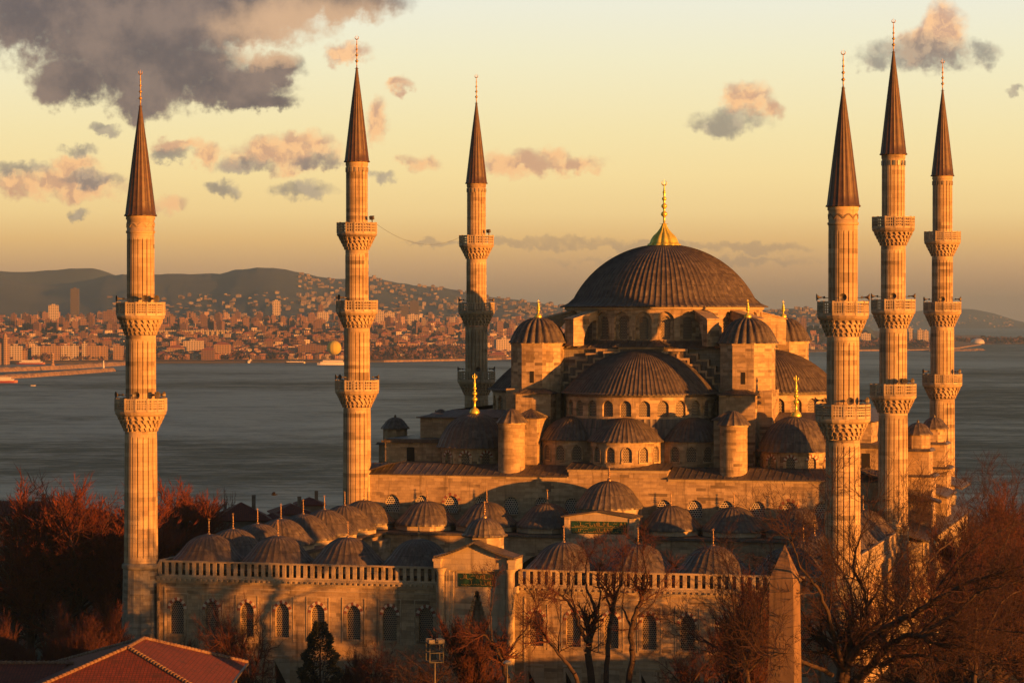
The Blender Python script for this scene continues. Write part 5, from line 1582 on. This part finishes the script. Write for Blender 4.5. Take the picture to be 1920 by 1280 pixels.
for i, (px, Y, top, k, w, lab) in enumerate(((1850, 330, 905, 'bushy', 1.2, 'tall reddish tree with upright twigs against the water at the right'), (1905, 345, 893, 'bushy', 1.2, 'reddish tree against the water at the right edge'), (1810, 320, 940, 'bushy', 1.0, 'reddish tree just right of the rightmost minaret'),
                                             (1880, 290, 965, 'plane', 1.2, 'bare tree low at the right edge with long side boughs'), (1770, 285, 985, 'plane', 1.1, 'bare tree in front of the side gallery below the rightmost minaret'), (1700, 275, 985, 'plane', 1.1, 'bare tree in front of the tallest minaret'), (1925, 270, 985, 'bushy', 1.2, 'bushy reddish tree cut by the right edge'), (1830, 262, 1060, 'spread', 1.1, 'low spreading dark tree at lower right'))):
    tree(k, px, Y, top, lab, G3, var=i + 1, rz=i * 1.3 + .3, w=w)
def limb_tree(label, group, Y, limbs, mt, seed, tw=3.2, dens=1.0, mx=4, base=None, upb=.45):
    """a tree drawn by its main boughs: each bough is a list of (photo column, photo row) at the tree's own distance with a depth drift; twigs are grown from them"""
    rn = random.Random(seed); z0 = ground_z(Y); b0 = at(base or limbs[0][0][0][0], Y, z0)
    t = empty('bare_tree', b0); tag(t, label, 'tree', group); tr, cr = MB(), MB()
    cfg = dict(wob=.2, up=.05, tap=.55, first=0, br=[0, 0, 1.9, 1.7], ang=(22, 58), len=.60, rmin=.013, mx=mx)
    for lm in limbs:
        pts, r0, r1, dY = lm[:4]; yo = lm[4] if len(lm) > 4 else 0
        P = []
        for i, (px, row) in enumerate(pts):
            y = Y + yo + dY * i / (len(pts) - 1); P.append(at(px, y, hz(row, y)) - b0)
        Q = []
        for i in range(len(P) - 1):
            p0, p1, p2, p3 = P[max(0, i - 1)], P[i], P[i + 1], P[min(len(P) - 1, i + 2)]
            for k in range(5):
                u = k / 5; Q.append(.5 * ((2 * p1) + (p2 - p0) * u + (2 * p0 - 5 * p1 + 4 * p2 - p3) * u * u + (3 * p1 - p0 - 3 * p2 + p3) * u ** 3) + Vector((rn.gauss(0, .05), rn.gauss(0, .08), rn.gauss(0, .05))))
        Q.append(P[-1]); n = len(Q) - 1
        for i in range(n):
            ra, rb = r0 + (r1 - r0) * i / n, r0 + (r1 - r0) * (i + 1) / n; d = (Q[i + 1] - Q[i])
            tr.tube(Q[i], Q[i + 1] + d * .04, ra, rb, 8 if ra > .1 else 6)
            if Q[i].z < 3 or (pts[0][1] > 1350 and i < n * .6): continue
            k = dens * d.length * 1.1; k = int(k) + (rn.random() < k - int(k)); d = d.normalized()
            for _ in range(k):
                ax = d.orthogonal().normalized(); ax.rotate(Matrix.Rotation(rn.uniform(0, 2 * PI), 3, d)); an = R(rn.uniform(25, 65))
                nd = (d * cos(an) + ax * sin(an) + Vector((0, 0, upb * rn.random()))).normalized()
                grow(tr, cr, Q[i], nd, tw * rn.uniform(.6, 1.25), max(.02, min(.07, ra * .45)), 2, mx, rn, cfg)
        d = (Q[-1] - Q[-2]).normalized()
        for _ in range(3): grow(tr, cr, Q[-1], (d + Vector((rn.gauss(0, .3), rn.gauss(0, .3), rn.gauss(.1, .3)))).normalized(), tw, max(.02, r1), 2, mx, rn, cfg)
    tr.build('trunk', [M_BARK], t); cr.build('crown', [mt], t)
    return t


G5 = 'dark boughed trees at lower right'
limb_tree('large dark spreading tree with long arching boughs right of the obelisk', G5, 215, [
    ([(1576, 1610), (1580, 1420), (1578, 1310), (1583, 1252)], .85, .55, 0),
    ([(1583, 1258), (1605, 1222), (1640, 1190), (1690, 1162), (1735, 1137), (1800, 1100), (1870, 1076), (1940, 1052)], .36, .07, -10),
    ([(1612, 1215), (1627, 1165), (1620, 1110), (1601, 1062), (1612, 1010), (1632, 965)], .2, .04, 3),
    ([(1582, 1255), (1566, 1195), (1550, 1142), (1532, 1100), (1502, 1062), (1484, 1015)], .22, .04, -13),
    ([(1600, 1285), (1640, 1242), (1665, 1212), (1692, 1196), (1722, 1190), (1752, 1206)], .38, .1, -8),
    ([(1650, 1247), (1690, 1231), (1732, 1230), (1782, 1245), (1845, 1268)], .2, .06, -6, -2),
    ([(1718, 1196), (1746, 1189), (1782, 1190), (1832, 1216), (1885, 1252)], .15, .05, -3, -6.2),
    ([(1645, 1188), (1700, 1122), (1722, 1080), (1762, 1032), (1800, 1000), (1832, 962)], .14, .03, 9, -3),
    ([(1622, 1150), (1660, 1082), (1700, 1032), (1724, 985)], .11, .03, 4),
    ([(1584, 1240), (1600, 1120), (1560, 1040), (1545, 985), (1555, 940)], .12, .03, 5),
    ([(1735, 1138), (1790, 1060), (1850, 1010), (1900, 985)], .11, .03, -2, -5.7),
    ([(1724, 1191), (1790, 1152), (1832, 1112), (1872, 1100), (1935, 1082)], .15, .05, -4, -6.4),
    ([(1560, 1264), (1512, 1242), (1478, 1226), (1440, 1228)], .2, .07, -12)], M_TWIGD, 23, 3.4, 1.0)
limb_tree('slimmer tree with sunlit side boughs at the lower right edge', G5, 232, [
    ([(1834, 1550), (1833, 1380), (1829, 1250), (1831, 1140)], .3, .12, 0),
    ([(1831, 1180), (1868, 1180), (1920, 1186)], .1, .05, -4),
    ([(1831, 1145), (1850, 1080), (1885, 1020), (1905, 970)], .1, .03, 4),
    ([(1832, 1150), (1800, 1080), (1790, 1020), (1770, 970)], .1, .03, -4),
    ([(1833, 1230), (1880, 1130), (1930, 1100)], .12, .04, 5)], M_TWIGD, 41, 3.4, 1.1)
limb_tree('dark crooked tree at the lower left of the obelisk', G5, 228, [
    ([(1400, 1570), (1398, 1400), (1402, 1290), (1396, 1230)], .4, .2, 0),
    ([(1396, 1235), (1380, 1180), (1376, 1120), (1366, 1075)], .16, .04, 4), ([(1398, 1240), (1425, 1180), (1430, 1130), (1446, 1085)], .16, .04, -4),
    ([(1402, 1270), (1345, 1215), (1310, 1200)], .14, .04, 3), ([(1400, 1260), (1450, 1215), (1492, 1150)], .14, .04, -3)], M_TWIGD, 37, 3.2, 1.2)
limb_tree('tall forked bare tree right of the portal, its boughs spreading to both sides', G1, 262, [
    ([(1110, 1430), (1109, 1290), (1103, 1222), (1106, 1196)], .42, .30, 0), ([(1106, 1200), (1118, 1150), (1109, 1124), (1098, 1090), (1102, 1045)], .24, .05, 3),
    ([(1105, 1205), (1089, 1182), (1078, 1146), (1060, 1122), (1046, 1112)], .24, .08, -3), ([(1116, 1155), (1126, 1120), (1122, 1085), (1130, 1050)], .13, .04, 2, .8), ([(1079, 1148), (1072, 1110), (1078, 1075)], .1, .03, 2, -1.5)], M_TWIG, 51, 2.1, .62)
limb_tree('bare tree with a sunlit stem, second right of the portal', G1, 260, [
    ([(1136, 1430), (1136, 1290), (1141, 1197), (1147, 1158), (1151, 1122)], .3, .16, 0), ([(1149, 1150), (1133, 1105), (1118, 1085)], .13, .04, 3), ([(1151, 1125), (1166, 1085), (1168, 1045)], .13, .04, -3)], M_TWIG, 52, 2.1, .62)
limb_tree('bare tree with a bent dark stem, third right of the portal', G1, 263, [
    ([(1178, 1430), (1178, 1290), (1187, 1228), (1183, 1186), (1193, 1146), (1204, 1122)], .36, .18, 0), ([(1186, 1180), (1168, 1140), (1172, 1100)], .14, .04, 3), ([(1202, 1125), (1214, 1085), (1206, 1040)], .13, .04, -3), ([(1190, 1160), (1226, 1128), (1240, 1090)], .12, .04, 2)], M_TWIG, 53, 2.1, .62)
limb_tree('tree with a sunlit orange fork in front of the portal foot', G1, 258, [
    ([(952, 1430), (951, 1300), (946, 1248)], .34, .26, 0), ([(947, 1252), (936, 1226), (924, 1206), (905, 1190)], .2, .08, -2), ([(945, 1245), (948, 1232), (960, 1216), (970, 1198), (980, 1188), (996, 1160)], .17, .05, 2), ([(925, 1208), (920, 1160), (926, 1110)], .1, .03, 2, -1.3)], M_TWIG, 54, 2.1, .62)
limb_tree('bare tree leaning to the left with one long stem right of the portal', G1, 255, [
    ([(1106, 1400), (1086, 1285), (1060, 1240), (1030, 1204)], .26, .14, 0), ([(1032, 1206), (1012, 1170), (1004, 1130)], .12, .04, 2), ([(1046, 1224), (1050, 1170), (1040, 1130)], .1, .03, -2)], M_TWIG, 55, 2.1, .62)


def conifer(name, px, Y, top, wid, label, seed):
    rn = random.Random(seed); z = ground_z(Y); H = hz(top, Y) - z
    t = empty(name, at(px, Y, z)); tag(t, label, 'tree')
    mb = MB(); mb.tube((0, 0, -.3), (0, 0, H * .95), H * .02, .02, 7); mb.build('trunk', [M_BARK], t)
    mb = MB()
    for i in range(8000):
        q = rn.random() ** 1.4 * .97; rr = wid * (1 - q) ** .6 * (.55 + .45 * rn.random() ** .4) * (1 + .18 * sin(q * 40))
        a = rn.uniform(0, 2 * PI); p = Vector((rr * cos(a), rr * sin(a), H * (.04 + .96 * q))); s_ = rn.uniform(.18, .4)
        d = Vector((cos(a), sin(a), rn.uniform(-.5, .9))).normalized(); x = d.orthogonal().normalized() * s_ * .4
        mb.F((mb.V(p - x), mb.V(p + x), mb.V(p + d * s_)))
    mb.build('crown', [simple('conifer_needles', (.030, .034, .018), .9, 0, 2, (.018, .022, .012))], t)


conifer('conifer', 600, 279, 1160, 3.1, 'dense dark conifer in front of the left half of the forecourt wall', 1)
conifer('cypress', 387, 455, 955, 1.3, 'dark cypress among the roofs left of the forecourt domes', 2)

# ------------------------------------------------------------------ houses, tiled roof, obelisk, street things
M_PLAST = simple('dull_plaster', (.24, .18, .13), .9, 0, .8, (.15, .11, .08)); M_BRICKD = M_WALLD


def house(px, Y, w, d, row_eave, label, name='house', rz=0, wallm=None, roofm=None, flat=False, chim=True, rh=.3):
    ze = hz(row_eave, Y); z0 = ground_z(Y) - 1
    t = empty(name, at(px, Y, z0), YAW + rz); tag(t, label, 'house'); H = ze - z0
    mb = MB()
    no = max(2, int(w / 2.6)); nd = max(2, int(d / 2.8))
    for (mp, L) in ((straight((0, -d / 2, 0), (1, 0, 0), (0, 1, 0)), w), (straight((0, d / 2, 0), (-1, 0, 0), (0, -1, 0)), w), (straight((w / 2, 0, 0), (0, 1, 0), (-1, 0, 0)), d), (straight((-w / 2, 0, 0), (0, -1, 0), (1, 0, 0)), d)):
        n = max(2, int(L / 2.6)); z = 0; fl = max(1, int(H / 3.1))
        for f in range(fl):
            zb = H * f / fl; mb.wall(mp, -L / 2, L / 2, zb, H * (f + 1) / fl, [op(-L / 2 + L * (i + .5) / n, 1.0, zb + .9, zb + 2.3, 0, .2) for i in range(n)], .2)
    mb.build('wall', [wallm or M_PLAST], t)
    mb = MB(); mb.box(-w / 2 + .18, w / 2 - .18, -d / 2 + .18, d / 2 - .18, 0, H - .05); mb.build('window', [M_DARK], t)
    mb = MB(); o = .5; x, y = w / 2 + o, d / 2 + o
    if flat: mb.box(-x, x, -y, y, H, H + .25)
    else:
        h = min(w, d) * rh; rx, ry = max(0, (w - d) / 2), max(0, (d - w) / 2)
        c = [(-x, -y, H), (x, -y, H), (x, y, H), (-x, y, H)]; a, b = (-rx, -ry, H + h), (rx, ry, H + h)
        if w >= d: fs = ((c[0], c[1], b, a), (c[1], c[2], b), (c[2], c[3], a, b), (c[3], c[0], a))
        else: fs = ((c[0], c[1], a), (c[1], c[2], b, a), (c[2], c[3], b), (c[3], c[0], a, b))
        for f in fs:
            e = (Vector(f[1]) - Vector(f[0])).normalized(); n_ = e.cross(Vector(f[-1]) - Vector(f[0])).normalized(); u = n_.cross(e)
            mb.poly(f, 0, [((Vector(p) - Vector(f[0])).dot(e), (Vector(p) - Vector(f[0])).dot(u)) for p in f])
        mb.box(-x, x, -y, y, H - .16, H - .01, 0)
    rf = mb.build('roof', [roofm or M_TILE], t)
    if not flat and chim:
        mb = MB(); mb.box(w * .2, w * .2 + .6, .2, .8, H, H + min(w, d) * rh + 1.1); mb.build('chimney', [M_PLAST], rf)
    return t


house(452, 428, 8.5, 9, 971, 'red-roofed house with a chimney nearest the cypress', rz=.15)
house(511, 432, 4.4, 5, 972, 'small pale house with a red roof between the cypress and the forecourt domes', rz=-.1, rh=.22, chim=False)
house(580, 470, 4.6, 6, 944, 'tall narrow house with a sunlit side above the forecourt domes', rz=.1, rh=.25)
house(545, 450, 6, 8, 960, 'low red-roofed house behind the row of side domes', rz=.2, rh=.25)
house(410, 436, 5.5, 9, 978, 'low dark house just right of the cypress', rz=.3, rh=.2, chim=False)
house(363, 398, 2.6, 4, 990, 'small flat-roofed shed behind the corner dome', name='shed', flat=True)
house(325, 392, 9.5, 8, 1012, 'brown house with rows of windows beside the minaret', rz=.25, wallm=M_BRICKD, rh=.18)
house(212, 405, 5.5, 8, 985, 'dark house with a chimney left of the leftmost minaret', rz=.1, rh=.25)
house(150, 420, 14, 9, 975, 'long low house under the bare crowns at the left', rz=.05, rh=.2)
house(40, 425, 16, 9, 960, 'long roofed house at the left edge under the trees', rz=-.05, rh=.2)
house(70, 368, 5.5, 6, 1075, 'shaded garden house with pale windows beside the dark lawn', rz=.3, wallm=M_PLAST, rh=.25, chim=False)
# tiled hip roof close by at the lower left
t = empty('tiled_house', cam2(-33.4, 237, -1.2), YAW); tag(t, 'house with a red clay hipped roof and pale ridge tiles at the lower left corner', 'house')
mb = MB(); H = 11.2; mb.box(-8, 8, -12, 11, -.3, H - .2); mb.box(-40, -8, -6, 8, -.3, H - .9); mb.build('wall', [M_PLAST], t)
def roof_face(mb, pts):
    f = [Vector(p) for p in pts]; e = (f[1] - f[0]).normalized(); n_ = e.cross(f[-1] - f[0]).normalized(); u = n_.cross(e)
    mb.poly(f, 0, [((p - f[0]).dot(e), (p - f[0]).dot(u)) for p in f])
mb = MB(); x = 8.8; ya, yb = -13, 12; zr = H + 3.3; r0, r1 = (0, -3.6, zr), (.5, 3.0, zr)
c = [(-x, ya, H), (x, ya, H), (x, yb, H), (-x, yb, H)]
roof_face(mb, (c[0], c[1], r0)); roof_face(mb, (c[1], c[2], r1, r0)); roof_face(mb, (c[2], c[3], r1)); roof_face(mb, (c[3], c[0], r0, r1))
roof_face(mb, ((-40, -7, H - .9), (-6, -7, H - .9), (-6, 1, H + 1.35), (-40, 1, H + 1.35))); roof_face(mb, ((-6, 9, H - .9), (-40, 9, H - .9), (-40, 1, H + 1.35), (-6, 1, H + 1.35)))
mb.box(-x + .05, x - .05, ya + .05, yb - .05, H - .2, H - .02)
rf = mb.build('roof', [M_TILE], t)
mb = MB()
def ridge_tiles(a, b):
    a, b = Vector(a), Vector(b); n = int((b - a).length / .42)
    for i in range(n):
        p, q = a.lerp(b, i / n), a.lerp(b, (i + 1.12) / n); mb.tube(p + Vector((0, 0, .02)), q + Vector((0, 0, .07)), .17, .20, 7, 0, True)
for a, b in ((r0, r1), (r0, c[0]), (r0, c[1]), (r1, c[2]), (r1, c[3]), ((-40, 1, H + 1.35), (-5.5, 1, H + 1.35))):
    mb = MB(); ridge_tiles(a, b); mb.build('ridge_tiles', [M_RIDGE], rf)
mb = MB()
for a, b in ((c[1], c[2]), (c[0], c[1])): mb.bar((a[0] + .1, a[1] - .1, a[2] - .08), (b[0] + .1, b[1], b[2] - .08), .22, .16)
mb.build('gutter', [M_HORN], rf)
# obelisk
t = empty('obelisk', at(1472, 207, -1.2), YAW + R(-22)); tag(t, 'tall tapering stone obelisk with a pyramid tip rising among the branches', 'obelisk')
mb = MB(); zt = hz(1020, 207) + 1.2; zs = hz(1083, 207) + 1.2
def sq(w, z): return [mb.V((x * w, y * w, z)) for x, y in ((-1, -1), (1, -1), (1, 1), (-1, 1))]
a, b = sq(1.2, 3.5), sq(.93, zs); tp = mb.V((0, 0, zt))
for i in range(4): j = (i + 1) % 4; mb.F((a[i], a[j], b[j], b[i])); mb.F((b[i], b[j], tp))
rn = random.Random(8)
for s_ in range(4):                                          # sunk carved signs suggested by shallow raised marks
    mb.M = rots(s_ * PI / 2)
    for k in range(26):
        z = 5 + k * .56; w = 1.2 - .27 * (z - 3.5) / (zs - 3.5)
        for x in (-.32, 0, .3):
            if rn.random() < .75: mb.box(x - rn.uniform(.05, .13), x + rn.uniform(.05, .13), -w - .025, -w + .05, z, z + rn.uniform(.12, .42))
    mb.M = None
mb.build('shaft', [stone_mat('granite', (.25, .16, .10), (.20, .125, .08), (.2, .12, .08), (.12, .075, .05), 30, 30, .9)], t)
mb = MB(); mb.box(-1.9, 1.9, -1.9, 1.9, -.2, 3.0); 
for x in (-1, 1):
    for y in (-1, 1): mb.box(x * .95 - .25, x * .95 + .25, y * .95 - .25, y * .95 + .25, 3.0, 3.5)
mb.build('pedestal', [M_WHITE], t)
# street lamps
M_DARKM = simple('black_iron', (.03, .028, .028), .5)
t = empty('street_lamp', at(815, 238, -1.2), YAW + .3); tag(t, 'tall lamp post with a square cage of floodlights left of the portal', 'street lamp')
H = hz(1240, 238) + 1.2; zt = hz(1205, 238) + 1.2
mb = MB(); mb.tube((0, 0, 0), (0, 0, H), .14, .09, 8); mb.build('pole', [M_HORN], t)
mb = MB(); w = .62
for z in (H, H + (zt - H) * .5, zt):
    for a, b in (((-w, -w), (w, -w)), ((w, -w), (w, w)), ((w, w), (-w, w)), ((-w, w), (-w, -w))): mb.bar((*a, z), (*b, z), .08, .08)
for a in ((-w, -w), (w, -w), (w, w), (-w, w)): mb.bar((*a, H), (*a, zt), .08, .08)
mb.bar((-w, 0, H), (w, 0, H), .08, .08); mb.build('cage', [M_DARKM], t)
mb = MB()
for x, y in ((-.45, -.55), (.4, -.6), (.5, .4), (-.4, .5)): mb.box(x - .28, x + .28, y - .16, y + .16, zt + .05, zt + .36)
mb.build('floodlight', [simple('lamp_housing', (.16, .14, .12), .5)], t)
t = empty('street_lamp', at(951, 236, -1.2)); tag(t, 'slim street lamp with a round shade right of the portal foot', 'street lamp'); H = hz(1246, 236) + 1.2
mb = MB(); mb.tube((0, 0, 0), (0, 0, H), .09, .06, 8); mb.build('pole', [M_HORN], t)
mb = MB(); mb.lathe([(.08, H), (.34, H + .12), (.36, H + .2), (.22, H + .34), (.04, H + .4)], 14); mb.build('lamp_shade', [simple('lamp_shade', (.4, .36, .31), .4)], t)
# two people on the portal steps
def person(loc, rz, label, coat, seed):
    me = bpy.data.meshes.new('person'); rn = random.Random(seed)
    J = [((0, 0, .95), .13), ((0, 0, 1.2), .13), ((0, .01, 1.42), .15), ((0, .01, 1.52), .06), ((0, -.02, 1.62), .09), ((0, -.02, 1.72), .085)]
    E_ = [(0, 1), (1, 2), (2, 3), (3, 4), (4, 5)]
    for s in (-1, 1):
        k = len(J); J += [((s * .1, 0, .88), .10), ((s * .11, -.03 * s, .48), .07), ((s * .12, .04 * s, .07), .05), ((s * .13, -.12 + .04 * s, .03), .04)]; E_ += [(0, k), (k, k + 1), (k + 1, k + 2), (k + 2, k + 3)]
        k = len(J); J += [((s * .19, .01, 1.42), .07), ((s * .25, .03, 1.14), .05), ((s * .23, -.1, .92), .04), ((s * .22, -.14, .83), .035)]; E_ += [(2, k), (k, k + 1), (k + 1, k + 2), (k + 2, k + 3)]
    me.from_pydata([j[0] for j in J], E_, []); me.update()
    o = bpy.data.objects.new('person', me); COL.objects.link(o); o.location = loc; o.rotation_euler.z = rz
    o.modifiers.new('skin', 'SKIN'); sv = me.skin_vertices[0].data if me.skin_vertices else None
    if sv is None:
        bpy.context.view_layer.objects.active = o; bpy.ops.mesh.customdata_skin_add(); sv = me.skin_vertices[0].data
    for v, j in zip(sv, J): v.radius = (j[1], j[1])
    sv[0].use_root = True
    o.modifiers.new('sub', 'SUBSURF').render_levels = 2; me.materials.append(simple('dark_clothes', coat, .9))
    tag(o, label, 'person')
    mb = MB(); mb.lathe([(.20, .78), (.19, 1.05), (.17, 1.25), (.2, 1.42), (.09, 1.5)], 14); mb.build('coat', [simple('coat', coat, .9)], o)
    mb = MB(); mb.lathe([(.095, 1.64), (.105, 1.72), (.08, 1.79), (.01, 1.82)], 12, 0, .0); mb.build('hair', [simple('hair', (.02, .014, .01), .8)], o)
    return o


def steps_z(i): return -1.2 + .40 * (i + 1)
person(((at(896, 300).x), -66 - 2.5 + .3, steps_z(5)), .3, 'person in a dark coat standing on the portal steps', (.02, .018, .018), 1)
person(((at(921, 300).x), -66 - 2.5 - .6, steps_z(4)), -.4, 'person in black going up the portal steps, partly hidden by branches', (.012, .012, .014), 2)
# bird over the roofs
mb = MB(); prof = [(.01, -.35), (.06, -.28), (.11, -.1), (.10, .1), (.05, .25), (.06, .31), (.01, .4)]
mb.M = rots(YAW) @ Matrix.Rotation(PI / 2, 4, 'Y') @ Matrix.Scale(1, 4); mb.lathe(prof, 8); mb.M = rots(YAW)
for s_ in (-1, 1):
    p = [(.12, 0, .05), (-.14, 0, .05), (-.2, s_ * .35, .28), (.08, s_ * .36, .30), (-.22, s_ * .8, .16), (.0, s_ * .62, .26)]
    v = [mb.V(q) for q in p]; w_ = [mb.V((q[0], q[1], q[2] - .025)) for q in p]
    for f in ((0, 1, 2, 3), (3, 2, 4, 5)): mb.F([v[q] for q in f]); mb.F([w_[q] for q in f[::-1]])
mb.M = None
tag(mb.build('bird', [M_DARK], None, at(514, 300, hz(927, 300))), 'dark bird flying low over the water left of the hall', 'bird')

# ------------------------------------------------------------------ unseen houses added right of the frame to shade the square
def build_shade_house(Y, H, w, lab, off=16, rz=0):
    X = .1904 * Y + off + w / 2
    t = empty('shade_house', cam2(X, Y, -1.2), YAW + R(-11) + rz); tag(t, lab, 'house', 'added shade houses beside the square')
    mb = MB(); d = 12
    n = max(2, int(w / 3))
    for f in range(int(H / 3.4)): mb.wall(straight((-w / 2, 0, 0), (0, -1, 0), (1, 0, 0)), -d / 2, d / 2, H * f / int(H / 3.4), H * (f + 1) / int(H / 3.4), [op(-d / 2 + d * (i + .5) / 4, 1.2, H * f / int(H / 3.4) + .9, H * f / int(H / 3.4) + 2.5, 0, .2) for i in range(4)], .2)
    mb.box(-w / 2 + .25, w / 2, -d / 2, d / 2, 0, H); mb.build('wall', [M_PLAST], t)
    mb = MB(); roof_face(mb, ((-w / 2 - .4, d / 2, H), (-w / 2 - .4, -d / 2, H), (0, -d / 2, H + 2.4), (0, d / 2, H + 2.4))); roof_face(mb, ((w / 2 + .4, -d / 2, H), (w / 2 + .4, d / 2, H), (0, d / 2, H + 2.4), (0, -d / 2, H + 2.4)))
    mb.poly([(-w / 2 - .4, -d / 2, H), (w / 2 + .4, -d / 2, H), (0, -d / 2, H + 2.4)]); mb.poly([(-w / 2 - .4, d / 2, H), (w / 2 + .4, d / 2, H), (0, d / 2, H + 2.4)])
    mb.build('roof', [M_TILE], t)


ROWH = [(263, 6.5), (250, 7), (237, 7.8), (224, 8.4), (211, 8.6), (198, 8.8), (185, 9.2), (172, 9.6), (159, 9), (146, 9.8), (133, 9.4), (120, 10), (107, 9.8), (94, 10)]
for i, (Y, H) in enumerate(ROWH): build_shade_house(Y, H, 10, 'plastered house added to shade the square, outside the right edge of the view')

# ------------------------------------------------------------------ air
mb = MB(); w = 17500
mb.M = Matrix.Translation((CU, CV, 0)) @ rots(YAW)
mb.box(-w, w, -400, 31500, -38, 262)
mb.M = None
hm = bpy.data.materials.new('haze'); hm.use_nodes = True; t = hm.node_tree; t.nodes.clear()
pv = t.nodes.new('ShaderNodeVolumePrincipled'); pv.inputs['Density'].default_value = 4.9e-5; pv.inputs['Color'].default_value = (.31, .56, 1.0, 1); pv.inputs['Anisotropy'].default_value = .0
mo = t.nodes.new('ShaderNodeOutputMaterial'); t.links.new(pv.outputs[0], mo.inputs['Volume'])
tag(mb.build('haze', [hm]), None, None, None, 'stuff')
